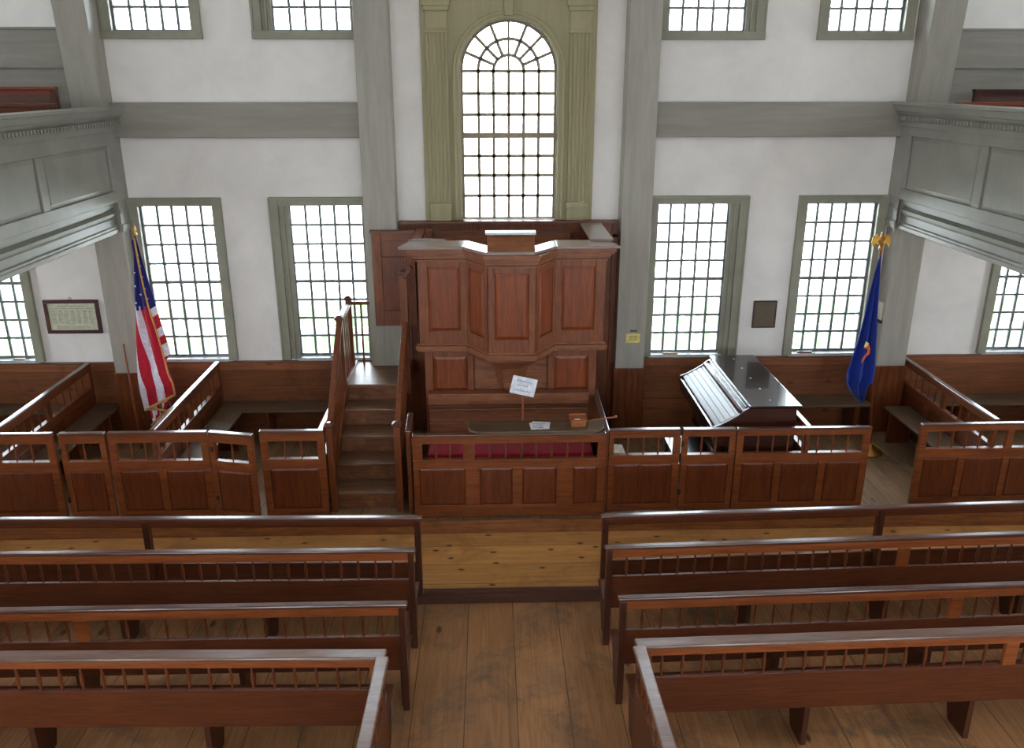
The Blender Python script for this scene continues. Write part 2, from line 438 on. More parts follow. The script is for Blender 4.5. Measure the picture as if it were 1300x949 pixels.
protos = {}
wn = [0]
def make_window(loc, rz, upper, wide=0):
    wn[0] += 1
    key = (upper, wide)
    h = GZ1 - GZ0
    if key not in protos:
        r = bpy.data.objects.new('window_%d' % wn[0], None); COL.objects.link(r); r['kind'] = 'structure'
        fr = MB()
        c = 0.105
        # casing boards on the wall face, then jambs through the wall thickness
        wl, wr = (0.12 if wide < 0 else 0.0), (0.12 if wide > 0 else 0.0)
        if wide:
            a_, b_ = (-GW - wl - 0.01, -GW) if wide < 0 else (GW, GW + wr + 0.01)
            fr.box(a_, b_, -0.012, 0.0, -0.05, h + 0.015)
            m_ = (a_ + b_) / 2; fr.box(m_ - 0.012, m_ + 0.012, -0.03, 0.0, -0.05, h + 0.015)
        fr.box(-GW - wl - c, -GW - wl, -0.045, 0.0, -0.05, h + c); fr.box(GW + wr, GW + wr + c, -0.045, 0.0, -0.05, h + c)
        fr.box(-GW - wl, GW + wr, -0.044, 0.0, h + 0.015, h + c)
        fr.box(-GW - wl - c - 0.012, -GW - wl - c + 0.012, -0.055, 0, -0.05, h + c + 0.012); fr.box(GW + wr + c - 0.012, GW + wr + c + 0.012, -0.055, 0, -0.05, h + c + 0.012)
        fr.box(-GW - wl - c, GW + wr + c, -0.056, 0, h + c - 0.012, h + c + 0.013)
        fr.box(-GW - J, -GW - 0.028, 0.0, TW, -0.05, h + 0.04); fr.box(GW + 0.028, GW + J, 0.0, TW, -0.05, h + 0.04)
        fr.box(-GW - J, GW + J, 0.0, TW, h + 0.03, h + 0.04)
        if upper:
            fr.box(-GW - wl - c - 0.015, GW + wr + c + 0.015, -0.06, 0.0, -0.11, -0.02)
        a = emit('window_frame', fr, M['casing'], r, 0.004, local=True)
        s = MB(); lower_sash(s, -GW, GW, 0, h, 5, 8, 0.10)
        b = emit('sash', s, M['sash'], r, local=True)
        g = MB().box(-GW, GW, 0.099, 0.101, 0, h); g2 = emit('pane', g, M['glass'], b, local=True)
        sl = MB().box(-GW - 0.04, GW + 0.04, -0.03, 0.13, -0.075 if not upper else -0.045, -0.03)
        d = emit('window_sill', sl, M['sill'] if not upper else M['casing'], r, 0.004, local=True)
        protos[key] = (a, b, g2, d)
    else:
        r = bpy.data.objects.new('window_%d' % wn[0], None); COL.objects.link(r); r['kind'] = 'structure'
        a, b, g2, d = protos[key]
        for q in (a, d): copy_part(q, (0, 0, 0), r)
        nb = copy_part(b, (0, 0, 0), r); copy_part(g2, (0, 0, 0), nb)
    r.location = loc; r.rotation_euler = (0, 0, rz)
    # a light portal just outside the pane: guides sky sampling only
    L = bpy.data.lights.new('window_portal', 'AREA'); L.shape = 'RECTANGLE'; L.size = 2 * GW; L.size_y = h
    L.cycles.is_portal = True
    lo = bpy.data.objects.new('window_portal', L); COL.objects.link(lo)
    R = Matrix.Rotation(rz, 4, 'Z'); p = Vector(loc) + R @ Vector((0, 0.13, h / 2))
    lo.location = p
    lo.rotation_euler = (Vector(R @ Vector((0, -1, 0)))).to_track_quat('-Z', 'Y').to_euler()
    return r
for c in LOW: make_window((c, 0, GZ0), 0, False, {2: -1, 3: 1}.get(LOW.index(c), 0))
for c in LOW: make_window((c, 0, UZ0), 0, True, {2: -1, 3: 1}.get(LOW.index(c), 0))
for y in SIDEY:
    for z, up in ((GZ0, False), (UZ0, True)):
        make_window((XL, y, z), PI / 2, up); make_window((XR, y, z), -PI / 2, up)
for c in REARX:
    for z, up in ((GZ0, False), (UZ0, True)): make_window((c, YB, z), PI, up)

# arched window over the pulpit
wn[0] += 1
pw = bpy.data.objects.new('window_%d' % wn[0], None); COL.objects.link(pw); pw['kind'] = 'structure'; pw.location = (CX, 0, PZ0)
def arcpts(r, n=32, a0=0, a1=PI, cz=PZS): return [(CX + r * math.cos(a0 + (a1 - a0) * i / n), cz + r * math.sin(a0 + (a1 - a0) * i / n)) for i in range(n + 1)]
def arch_band(mb, r0, r1, y0, y1, n=32, a0=0, a1=PI):
    A = arcpts(r0, n, a0, a1); B = arcpts(r1, n, a0, a1)
    for i in range(n):
        p = [A[i], A[i + 1], B[i + 1], B[i]]
        vs = [(x, y0, z) for x, z in p] + [(x, y1, z) for x, z in p]
        mb.add(vs, [(0, 1, 2, 3), (7, 6, 5, 4), (0, 4, 5, 1), (2, 6, 7, 3)] + ([(0, 3, 7, 4)] if i == 0 else []) + ([(1, 5, 6, 2)] if i == n - 1 else []))
s = MB(); W = PR / 3.0; gy = 0.09
arch_band(s, PR - 0.0, PR + 0.03, gy - 0.02, gy + 0.02)
arch_band(s, W - 0.019, W + 0.019, gy - 0.014, gy + 0.014)
arch_band(s, 2 * W - 0.019, 2 * W + 0.019, gy - 0.014, gy + 0.014)
for k in range(1, 8):
    a = PI * k / 8
    r0 = 0.0 if k == 4 else W
    s.bar((CX + r0 * math.cos(a), gy, PZS + r0 * math.sin(a)), (CX + PR * math.cos(a), gy, PZS + PR * math.sin(a)), 0.028, 0.038) if k == 4 else \
        s.bar((CX + r0 * math.cos(a), gy, PZS + r0 * math.sin(a)), (CX + PR * math.cos(a), gy, PZS + PR * math.sin(a)), 0.028, 0.038)
s.box(CX - PR - 0.03, CX - PR, gy - 0.02, gy + 0.02, PZ0 - 0.03, PZS); s.box(CX + PR, CX + PR + 0.03, gy - 0.02, gy + 0.02, PZ0 - 0.03, PZS)
s.box(CX - PR, CX + PR, gy - 0.02, gy + 0.02, PZ0 - 0.03, PZ0)
for i in range(-2, 3): s.box(CX + i * W - 0.018, CX + i * W + 0.018, gy - 0.014, gy + 0.014, PZ0, PZS)
for z in (PZS, 4.345, 4.10, 3.61, 3.375, 3.125): s.box(CX - PR, CX + PR, gy - 0.014, gy + 0.014, z - 0.018, z + 0.018)
s.box(CX - PR, CX + PR, gy - 0.022, gy + 0.022, 3.855 - 0.032, 3.855 + 0.032)
ps = emit('sash', s, M['pal_sash'], pw)
g = MB()
outl = [(CX + PR, PZ0)] + arcpts(PR, 32) + [(CX - PR, PZ0)]
n = len(outl)
g.add([(x, gy - 0.001, z) for x, z in outl] + [(x, gy + 0.001, z) for x, z in outl], [tuple(range(n)), tuple(reversed(range(n, 2 * n)))])
emit('pane', g, M['glass'], ps)
# olive surround: flat board with arched opening, architrave, fluted pilasters
f = MB()
SX0, SX1, SZ0, SZ1 = -0.79, 1.27, 2.84, 5.95
ri = PR + 0.03
f.box(SX0, CX - ri, -0.035, 0.0, SZ0, PZS); f.box(CX + ri, SX1, -0.035, 0.0, SZ0, PZS)
A = arcpts(ri, 32)
for i in range(32):
    (xa, za), (xb, zb) = A[i], A[i + 1]
    vs = [(xa, -0.035, za), (xb, -0.035, zb), (xb, -0.035, SZ1), (xa, -0.035, SZ1), (xa, 0, za), (xb, 0, zb), (xb, 0, SZ1), (xa, 0, SZ1)]
    f.add(vs, [(0, 1, 2, 3), (7, 6, 5, 4), (0, 4, 5, 1)])
f.box(SX0, CX - ri, -0.035, 0, PZS, SZ1); f.box(CX + ri, SX1, -0.035, 0, PZS, SZ1)
# deep jamb round the opening
arch_band(f, ri, ri + 0.02, -0.03, TW); f.box(CX - ri - 0.02, CX - ri, -0.03, TW, PZ0 - 0.02, PZS); f.box(CX + ri, CX + ri + 0.02, -0.03, TW, PZ0 - 0.02, PZS)
# spandrel filling behind
for sgn in (-1, 1):
    for i in range(32):
        (xa, za), (xb, zb) = A[i], A[i + 1]
        if (xa - CX) * sgn < -1e-6 or (xb - CX) * sgn < -1e-6: continue
        zt = PZS + PR + 0.14
        f.add([(xa, 0.0, za), (xb, 0.0, zb), (xb, 0.0, zt), (xa, 0.0, zt), (xa, TW, za), (xb, TW, zb), (xb, TW, zt), (xa, TW, zt)],
              [(0, 1, 2, 3), (7, 6, 5, 4), (0, 4, 5, 1), (3, 2, 6, 7)])
emit('window_frame', f, M['olive'], pw)
a = MB()
arch_band(a, ri + 0.01, ri + 0.075, -0.075, -0.03); arch_band(a, ri + 0.05, ri + 0.085, -0.09, -0.03)
for sg in (-1, 1):
    a.box(CX + sg * (ri + 0.01), CX + sg * (ri + 0.075), -0.075, -0.03, PZ0, PZS); a.box(CX + sg * (ri + 0.05), CX + sg * (ri + 0.085), -0.09, -0.03, PZ0, PZS)
# keystone
a.prism([(CX - 0.05, -0.12), (CX + 0.05, -0.12), (CX + 0.05, -0.03), (CX - 0.05, -0.03)], PZS + PR + 0.06, PZS + PR + 0.30)
a.box(CX - 0.07, CX + 0.07, -0.13, -0.03, PZS + PR + 0.24, PZS + PR + 0.30)
emit('architrave', a, M['olive'], pw, 0.003)
for px in (-0.60, 1.08):
    p = MB(); hw = 0.125
    # shaft with five flutes: fillets standing on a back board
    p.box(px - hw, px + hw, -0.055, -0.03, 3.05, 5.05)
    for k in range(6):
        x = px - hw + 0.012 + k * (2 * hw - 0.024) / 5
        p.box(x - 0.011, x + 0.011, -0.07, -0.05, 3.06, 5.04)
    p.box(px - hw - 0.015, px + hw + 0.015, -0.09, -0.03, 2.99, 3.06); p.box(px - hw - 0.005, px + hw + 0.005, -0.08, -0.03, 2.84, 2.99)
    p.box(px - hw - 0.01, px + hw + 0.01, -0.085, -0.03, 5.02, 5.06); p.box(px - hw, px + hw, -0.06, -0.03, 5.06, 5.26)
    p.box(px - hw - 0.02, px + hw + 0.02, -0.09, -0.03, 5.26, 5.31); p.box(px - hw - 0.04, px + hw + 0.04, -0.11, -0.03, 5.31, 5.42)
    emit('pilaster', p, M['olive'], pw, 0.003)
e_ = MB(); e_.box(SX0 - 0.06, SX1 + 0.06, -0.16, 0, 5.95, 6.15); emit('entablature', e_, M['olive'], pw, 0.006)
emit('window_sill', MB().box(CX - PR - 0.06, CX + PR + 0.06, -0.07, 0.12, PZ0 - 0.05, PZ0 - 0.03), M['sill'], pw, 0.003)
L = bpy.data.lights.new('window_portal', 'AREA'); L.shape = 'RECTANGLE'; L.size = 2 * PR; L.size_y = 2.3; L.cycles.is_portal = True
lo = bpy.data.objects.new('window_portal', L); COL.objects.link(lo); lo.location = (CX, 0.13, PZ0 + 1.14)
lo.rotation_euler = Vector((0, -1, 0)).to_track_quat('-Z', 'Y').to_euler()

# ------------------------------------------------------------------ wall beams, posts, wainscot
struct('trim_3', MB().box(XL, -1.53, -0.10, 0, 3.845, 4.25), M['grey_h'], 0.006)
struct('trim_4', MB().box(2.0, XR, -0.10, 0, 3.845, 4.25), M['grey_h'], 0.006)
def post(x0, x1, ztop, zbot, base_col, label, side=0, flare=0.0):
    r = thing('timber_post', label, 'post', ((x0 + x1) / 2, -0.12, zbot))
    z1 = 0.93 if base_col else zbot
    mb = MB()
    if flare:
        mb.loft([[(x0, -0.25 , z1), (x1, -0.25, z1), (x1, 0, z1), (x0, 0, z1)], [(x0, -0.25, 3.7), (x1, -0.25, 3.7), (x1, 0, 3.7), (x0, 0, 3.7)],
                 [(x0, -0.27, 4.2), (x1, -0.27, 4.2), (x1, 0, 4.2), (x0, 0, 4.2)],
                 [(x0 , -0.50, ztop), (x1, -0.50, ztop), (x1, 0, ztop), (x0, 0, ztop)]])
    else:
        mb.box(x0, x1, -0.25, 0, z1, ztop)
    emit('shaft', mb, M['grey'], r, 0.008)
    if base_col:
        b = MB(); n = 5
        for k in range(n):
            a0 = x0 - 0.015 + (x1 - x0 + 0.03) * k / n; a1 = x0 - 0.015 + (x1 - x0 + 0.03) * (k + 1) / n
            b.box(a0 + 0.001, a1 - 0.001, -0.27, 0, zbot, 0.93)
        b.box(x0 - 0.02, x1 + 0.02, -0.275, 0, 0.91, 0.935)
        emit('boarded_base', b, M['wains_d'] if False else M['box'], r, 0.003)
    return r
post(-4.80, -4.44, ZC, 0.0, True, 'grey painted wall post with boarded foot, beside the striped flag', flare=1)
post(5.05, 5.43, ZC, 0.0, True, 'grey painted wall post with boarded foot, behind the blue flag', flare=1)
post(-1.525, -1.135, ZC, 1.0, False, 'grey painted wall post rising from the pulpit stair landing')
post(1.61, 1.985, ZC, 0.0, True, 'grey painted wall post with a yellow notice on it')

def wains(x0, x1, n):
    mb = MB().box(x0, x1, -0.03, 0, 0, 0.985)
    o = struct('trim_%d' % n, mb, M['wains'])
    struct('trim_%d' % (n + 1), MB().box(x0, x1, -0.055, 0, 0.985, 1.005), M['wains_d'], 0.003)
wains(XL, -1.02, 5); wains(1.99, XR, 7)
# brown boarding behind the pulpit up to the arched window
mb = MB().box(-1.13, 1.61, -0.035, 0, 0, 2.80)
mb.box(-1.13, 1.61, -0.06, 0, 2.62, 2.66); mb.box(-1.13, 1.61, -0.055, 0, 1.45, 1.58)
mb.box(1.32, 1.36, -0.06, 0, 0, 2.8); mb.box(1.54, 1.61, -0.06, 0, 0, 2.8); mb.box(-1.13, -1.02, -0.06, 0, 1.0, 2.8)
struct('trim_9', mb, M['pul'], 0.004)
struct('trim_10', MB().box(-1.13, 1.61, -0.10, 0, 2.80, 2.835), M['wains_d'], 0.004)
# grey dado up in the side galleries, with two lines of boards
for k, (x0, x1) in enumerate(((XL, -4.80), (5.43, XR))):
    struct('trim_%d' % (11 + k), MB().box(x0, x1, -0.04, 0, 4.25, 5.05).box(x0, x1, -0.07, 0, 4.63, 5.05).box(x0, x1, -0.085, 0, 5.05, 5.075), M['grey_h'], 0.004)

# ------------------------------------------------------------------ side galleries
def gallery(s, xf, label, up=0.0, uc=0.0):
    ZP, ZR = 3.78 + up, 3.93 + uc
    """s=-1 for the one whose body lies toward -x; xf is the panel face"""
    r = thing('side_gallery', label, 'gallery', (xf + s * 2, -5, 2.75))
    o = s   # outward-from-room direction
    YN = -9.55
    xe = XL if s < 0 else XR
    def X(d): return xf + o * d      # d>0 goes into the gallery
    fr = MB()
    # frame: rails and stiles of the panelled front
    def bx(mb, d0, d1, y0, y1, z0, z1): mb.box(X(d0), X(d1), y0, y1, z0, z1)
    YP = -0.28
    bx(fr, 0.0, 0.06, YN, YP, ZP, ZR); bx(fr, 0.0, 0.06, YN, YP, 3.12, 3.25); bx(fr, 0.0, 0.016, YP, 0, 3.12, ZR)
    P = []
    bx(fr, 0.0, 0.06, -0.36, YP, 3.25, ZP)
    y = -0.36
    while y > YN:
        y2 = max(y - 1.42, YN); P.append((y2, y)); bx(fr, 0.0, 0.06, max(y2 - 0.13, YN), y2, 3.25, ZP); y = y2 - 0.13
    emit('panel_frame', fr, M['gallery'], r, 0.006)
    for (a, b) in P:
        if b - a < 0.3: continue
        mb = MB(Matrix.Translation((xf, 0, 0)) @ Matrix.Rotation(-PI / 2 if s > 0 else PI / 2, 4, 'Z'))
        if s > 0: u0, u1 = -b, -a
        else: u0, u1 = a, b
        # local x -> world -/+ y, local -y -> toward room
        mb.rpanel(u0, u1, 0.012, 3.25, ZP, 0.014, 0.05, 0.02)
        emit('raised_panel', mb, M['gallery'], r)
    cn = MB()
    prof = [(d, z + uc) for d, z in ((0.10, 3.93), (-0.02, 3.93), (-0.03, 3.99), (-0.055, 4.0), (-0.055, 4.05), (-0.10, 4.10), (-0.12, 4.11), (-0.14, 4.17), (-0.155, 4.18), (-0.155, 4.21), (0.10, 4.21))]
    cn.extr([(X(d), z) for d, z in prof], YN, YP, 'y'); cn.extr([(X(min(d, 0.016)), z) for d, z in prof], YP, -0.0, 'y')
    y = -0.05
    while y > -9.4:
        bx(cn, -0.088, -0.05, y - 0.034, y, 4.005 + uc, 4.048 + uc); y -= 0.062
    emit('cornice', cn, M['gallery'], r)
    bm_ = MB()
    bx(bm_, 0.06, 0.12, YN, YP, 3.05, 3.10)
    prof = [(0.12, 2.75), (0.05, 2.75), (0.035, 2.76), (0.035, 2.80), (0.05, 2.81), (0.05, 2.83), (0.075, 2.84), (0.075, 2.92), (0.05, 2.95), (0.04, 2.99), (0.10, 3.02), (0.10, 3.12), (0.12, 3.12)]
    bm_.extr([(X(d), z) for d, z in prof], YN, YP, 'y')
    bm_.extr([(X(d), z) for d, z in ((0.014, 2.75), (-0.004, 2.755), (-0.016, 2.84), (0.002, 2.85), (0.002, 2.97), (-0.008, 3.0), (0.008, 3.04), (0.008, 3.12), (0.014, 3.12))], YP, 0, 'y')
    bx(bm_, 0.12, 0.45, YN, YP, 2.76, 3.0)
    emit('carrying_beam', bm_, M['gallery'], r)
    sf = MB(); sf.box(X(0.45), xe, YN, YP, 3.0, 3.08); emit('soffit', sf, M['ceil'], r)
    dk = MB(); dk.box(X(0.06), xe, YN, YP, 3.10, 3.2)
    emit('deck', dk, M['pfloor'], r)
    pf = MB(); bx(pf, 0.06, 0.10, YN, YP, 3.2, 4.15); emit('parapet_back', pf, M['gallery'], r)
    return r
gallery(-1, -4.42, 'grey panelled side gallery above the striped flag and framed notice')
gallery(1, 5.00, 'grey panelled side gallery above the blue flag', 0.09, 0.045)
# rear gallery the picture is seen from
r = thing('rear_gallery', 'grey gallery along the entrance wall', 'gallery', (CX, -11.5, 2.8))
emit('deck', MB().box(XL, XR, YB, -9.65, 2.95, 3.15), M['ceil'], r)
emit('panel_frame', MB().box(-4.4, 4.98, -9.62, -9.56, 3.0, 3.85).box(-4.4, 4.98, -9.66, -9.50, 3.85, 3.90), M['gallery'], r, 0.006)

# gallery pews seen over the parapets
def gpew(x0, x1, y, zt, label, mat):
    r = thing('gallery_pew', label, 'pew', ((x0 + x1) / 2, y, 3.2))
    emit('cap_rail', MB().box(x0, x1, y - 0.04, y + 0.04, zt - 0.035, zt), mat, r, 0.006)
    emit('back_board', MB().box(x0, x1, y - 0.015, y + 0.015, 3.35, zt - 0.085), M['step'], r)
    emit('top_rail', MB().box(x0, x1, y - 0.015, y + 0.015, zt - 0.085, zt - 0.035), mat, r)
    for x in (x0 + 0.04, x1 - 0.04): emit('leg', MB().box(x - 0.03, x + 0.03, y - 0.03, y + 0.03, 3.2, zt - 0.03), M['slip_z'], r, 0.004)
    emit('seat', MB().box(x0, x1, y - 0.38, y - 0.02, 3.60, 3.63), M['seat'], r, 0.004)
gpew(-8.0, -4.84, -0.45, 4.43, 'red-brown pew in the gallery over the framed notice', M['maroon'])
gpew(-7.9, -4.62, -0.95, 4.26, 'darker lower pew in the gallery over the framed notice', M['slip'])
gpew(5.58, 8.5, -0.5, 4.40, 'dark pew in the gallery over the blue flag', M['organ_w'])
gpew(5.15, 8.3, -0.95, 4.27, 'lower red-topped pew in the gallery over the blue flag', M['maroon'])

# ------------------------------------------------------------------ box pew panelling
def spindle_mesh(h):
    return MB().lathe([(0.008, 0), (0.009, h * 0.12), (0.014, h * 0.42), (0.014, h * 0.5), (0.008, h * 0.86), (0.011, h * 0.9), (0.008, h)], seg=8)
SP = {}
def spindle(parent, loc, h, mat):
    k = (round(h, 3), mat.name)
    if k not in SP or True:
        if k in SP:
            c = SP[k].copy(); COL.objects.link(c); c.parent = parent; c.location = loc; return c
        o = emit('spindle', spindle_mesh(h), mat, parent, smooth=True, local=True); o.location = loc; SP[k] = o; return o

def panelling(root, p0, p1, tops, bots, zt=1.02, yaw=None, cap='x', z0=0.02, zo=0.90, zm=0.69, zp=0.58, zb=0.10, capw=0.062, rail='panel', wood_=('box', 'box_x', 'box_p'), endcap=True, spin=0.155, name='frame'):
    """panelled pew wall from p0 to p1 in world xy (front face toward the right-hand side of p0->p1);
    tops / bots: stile positions (start,width) along the run for the opening row / the panel row"""
    d = Vector((p1[0] - p0[0], p1[1] - p0[1], 0)); L = d.length; ang = math.atan2(d.y, d.x)
    Tm = Matrix.Translation((p0[0], p0[1], 0)) @ Matrix.Rotation(ang, 4, 'Z')
    t = 0.022
    f = MB(Tm)
    f.box(0, L, -t, t, zo, zt - 0.026); f.box(0, L, -t, t, zp, zm); f.box(0, L, -t, t, z0, zb)
    for s, w in tops: f.box(s, s + w, -t, t, zm, zo)
    for s, w in bots: f.box(s, s + w, -t, t, zb, zp)
    f.box(0, L, -t - 0.008, t + 0.008, zm - 0.008, zm + 0.004)
    fr = emit(name, f, M[wood_[1]] if abs(d.x) > abs(d.y) else M['box_y'], root, 0.003)
    emit('cap_rail', MB(Tm).box(-0.0, L, -capw / 2, capw / 2, zt - 0.026, zt), M['cap'] if abs(d.x) > abs(d.y) else M['cap_y'], root, 0.009)
    bs = sorted(bots)
    for (s, w), (s2, w2) in zip(bs[:-1], bs[1:]):
        if s2 - s - w < 0.06: continue
        pm = MB(Tm)
        pm.rpanel(s + w, s2, -0.019, zb, zp, 0.009, 0.022, 0.012)
        emit('raised_panel', pm, M[wood_[2]], root)
    ts = sorted(tops)
    offl = chain_loc(root)
    for (s, w), (s2, w2) in zip(ts[:-1], ts[1:]):
        a, b = s + w, s2
        nsp = int(round((b - a) / spin)) - 1
        for k in range(nsp):
            u = a + (b - a) * (k + 1) / (nsp + 1)
            q = Tm @ Vector((u, 0, zm))
            spindle(root, q - offl, zo - zm, M['box'])
    return fr

def stiles(L, cuts, w=0.075):
    out = [(0, w)]
    for c in cuts: out.append((c - w / 2, w))
    out.append((L - w, w)); return out

def bench(root, x0, x1, y0, y1, legs, along='x', z=0.45, name='seat'):
    emit(name, MB().box(x0, x1, y0, y1, z - 0.03, z), M['seat'] if along == 'x' else M['seat_y'], root, 0.006)
    for (lx, ly) in legs:
        if along == 'x': mb = MB().box(lx - 0.018, lx + 0.018, y0 + 0.03, y1 - 0.01, 0.0, z - 0.03)
        else: mb = MB().box(x0 + 0.01, x1 - 0.03, ly - 0.018, ly + 0.018, 0.0, z - 0.03)
        emit('seat_support', mb, M['box'], root, 0.003)

YF = -2.25
# pew A: outermost, beyond the frame
r = thing('box_pew', 'panelled box pew under the framed notice and its window', 'pew', (-6.3, -1.2, 0), group=None)
panelling(r, (-7.2, YF), (-4.56, YF), [(0, .075), (1.25, .075), (2.0, .05), (2.565, .075)], [(0, .075), (0.85, .075), (1.7, .075), (2.565, .075)])
bench(r, -7.8, -5.27, -0.40, -0.035, [(-6.9, 0), (-5.6, 0)])
# pew B: between two side partitions, holds the striped flag
r = thing('box_pew', 'panelled box pew holding the striped flag, closed door', 'pew', (-4.4, -1.2, 0))
panelling(r, (-5.22, -2.20), (-5.22, -0.06), stiles(2.14, [1.07]), stiles(2.14, [0.7, 1.42]))
bench(r, -5.19, -4.86, -2.17, -0.06, [(0, -0.4), (0, -1.2), (0, -2.0)], 'y')
panelling(r, (-4.00, YF), (-2.97, YF), stiles(1.03, []), stiles(1.03, [0.52]))
def door(root, p0, p1, zt=1.02, drop=0.0, hinge=None):
    L = (Vector(p1) - Vector(p0)).length
    e = bpy.data.objects.new('door', None); COL.objects.link(e); e.parent = root
    e.location = Vector((p0[0], p0[1], -drop)) - chain_loc(root)
    # rails are built in world coordinates, offset by the door's own origin
    save = e.location.copy()
    panelling(e, p0, p1, stiles(L, [], 0.06), stiles(L, [], 0.06), zt=zt - drop, zo=0.90 - drop, zm=0.69 - drop, zp=0.58 - drop, zb=0.10 - drop, z0=0.03, capw=0.07, name='door_frame')
    for z in (0.82, 0.25):
        q = Vector(hinge or p0)
        emit('hinge', MB().box(q[0] - 0.014, q[0] + 0.014, q[1] - 0.034, q[1] - 0.022, z - 0.03, z + 0.03), M['iron'], e)
    return e
door(r, (-4.50, YF - 0.005), (-4.03, YF))
# pew C: next to the stair, door ajar
r = thing('box_pew', 'panelled box pew beside the pulpit stair, door sagging ajar', 'pew', (-2.65, -1.2, 0))
panelling(r, (-3.56, -2.20), (-3.56, -0.06), stiles(2.14, [1.07]), stiles(2.14, [0.7, 1.42]))
bench(r, -3.53, -3.20, -2.17, -0.40, [(0, -0.6), (0, -1.3), (0, -2.0)], 'y')
bench(r, -3.53, -1.80, -0.40, -0.035, [(-2.9, 0), (-2.0, 0)], name='seat')
door(r, (-2.955, YF), (-2.475, YF - 0.10), hinge=(-2.93, YF))
panelling(r, (-2.43, YF), (-1.76, YF), stiles(0.67, []), stiles(0.67, []))
panelling(r, (-1.80, -2.23), (-1.80, -1.62), stiles(0.61, []), stiles(0.61, []), spin=0.2)
# deacons' pew in front of the pulpit
YD = -2.33
DP = [v + 0.83 for v in (-0.77, -0.28, -0.13, 0.22, 0.325, 0.69, 0.865)]
r = thing('deacon_pew', 'panelled enclosure in front of the pulpit with a red cushioned bench', 'pew', (0.2, -1.8, 0))
panelling(r, (-0.83, YD), (1.20, YD), [(0, .10), (0.53, .12), (1.95, .08)], [(0, DP[0]), (DP[1], DP[2] - DP[1]), (DP[3], DP[4] - DP[3]), (DP[5], DP[6] - DP[5]), (1.95, .08)], zt=0.99, zo=0.885, zm=0.70, zp=0.60, zb=0.16)
panelling(r, (1.215, -2.30), (1.235, -1.10), stiles(1.2, []), stiles(1.2, [0.6]), zt=0.995)
panelling(r, (-0.88, -2.25), (-0.90, -1.75), stiles(0.5, []), stiles(0.5, []), zt=0.99, spin=0.2)
emit('bench_seat', MB().box(-0.74, 1.17, -1.80, -1.36, 0.38, 0.41), M['seat'], r, 0.004)
cu = MB().box(-0.72, 1.15, -1.82, -1.37, 0.41, 0.50)
emit('red_cushion', cu, M['red'], r, 0.02)['label'] = 'crimson cushion'
emit('bench_apron', MB().box(-0.74, 1.17, -1.78, -1.76, 0.0, 0.38), M['pul'], r)
bb = MB().box(-0.72, 1.13, -1.36, -1.33, 0.41, 0.90)
emit('bench_back', bb, M['pul_x'], r, 0.004)
emit('book_ledge', MB().box(-0.73, 1.13, -1.41, -1.28, 0.93, 1.065).box(-0.71, 1.11, -1.44, -1.30, 0.87, 0.89).box(-0.72, 1.12, -1.40, -1.30, 0.68, 0.71), M['pul_x'], r, 0.006)
# hinged half-oval table leaf on the rail
tl = []
x0, x1, yf, yb = -0.25, 1.19, -2.36, -2.09
for k in range(9):
    a = PI / 2 * k / 8; tl.append((x0 + 0.16 - 0.16 * math.cos(a), yf + 0.135 - 0.135 * math.sin(a)) if True else None)
for k in range(9):
    a = PI / 2 * k / 8; tl.append((x1 - 0.16 + 0.16 * math.sin(a), yf + 0.135 - 0.135 * math.cos(a)))
tl += [(x1, yb), (x0, yb)]
table = emit('table_leaf', MB().prism(tl, 0.992, 1.022), M['seat'], None, 0.005)
tag(table, 'long narrow table leaf with rounded ends on the pew rail before the pulpit', 'table')
# organ pew
r = thing('box_pew', 'panelled box pew enclosing the dark reed organ', 'pew', (3.3, -1.2, 0))
panelling(r, (1.248, YF), (2.005, YF), [(0, .05), (0.20, .012), (0.69, .08)], [(0, .06), (0.34, .01), (0.69, .08)], zt=0.99, zo=0.89)
door(r, (2.03, YF - 0.01), (2.60, YF - 0.01), zt=0.99)
panelling(r, (2.615, YF), (4.06, YF), stiles(1.445, []), stiles(1.445, [0.47, 0.95]), zt=0.985)
panelling(r, (3.40, -2.22), (3.40, -0.95), stiles(1.27, []), stiles(1.27, [0.6]), zt=0.985)
bench(r, 3.45, 5.0, -0.42, -0.035, [(3.8, 0), (4.8, 0)])
# far box pew
r = thing('box_pew', 'panelled box pew beyond the open gap, past the reed organ', 'pew', (6.0, -1.2, 0))
panelling(r, (4.63, -2.20), (7.6, -2.16), stiles(2.97, [1.0, 2.0]), stiles(2.97, [0.5, 1.0, 1.5, 2.0, 2.5]), zt=0.985)
panelling(r, (5.50, -2.14), (5.50, -0.08), stiles(2.06, [1.03]), stiles(2.06, [0.7, 1.35]), zt=1.0)
bench(r, 5.13, 5.47, -1.75, -0.45, [(0, -0.6), (0, -1.65)], 'y')
bench(r, 5.53, 8.3, -0.42, -0.035, [(6.2, 0), (7.6, 0)])

# ------------------------------------------------------------------ pulpit stair
r = thing('pulpit_stair', 'wooden stair with balustrade climbing to a landing beside the pulpit', 'stair', (-1.38, -1.5, 0))
SXA, SXB = -1.735, -1.04; NY0, TR, RS = -2.10, 0.304, 0.2
for k in range(5):
    y = NY0 + TR * k; z = RS * (k + 1)
    if k < 4:
        emit('tread', MB().box(SXA, SXB, y - 0.02, y + TR, z - 0.03, z), M['tread'], r, 0.008)
    emit('riser', MB().box(SXA, SXB, y, y + 0.02, z - RS, z - 0.03), M['riser'], r)
emit('landing', MB().box(-1.83, -1.04, NY0 + 4 * TR - 0.02, -0.03, 0.96, 1.0), M['tread'], r, 0.006)
pr = [(-2.10, 0.0), (-2.10, 0.22)] + [(NY0 + 4 * TR, 1.02), (-0.06, 1.02), (-0.06, 0.9), (-0.86, 0.9), (-0.86, 0.0)]
for xx in (SXA - 0.03, SXB):
    emit('string_board', MB().extr([(y, z) for y, z in pr], xx, xx + 0.03, 'x'), M['pul'], r, 0.003)
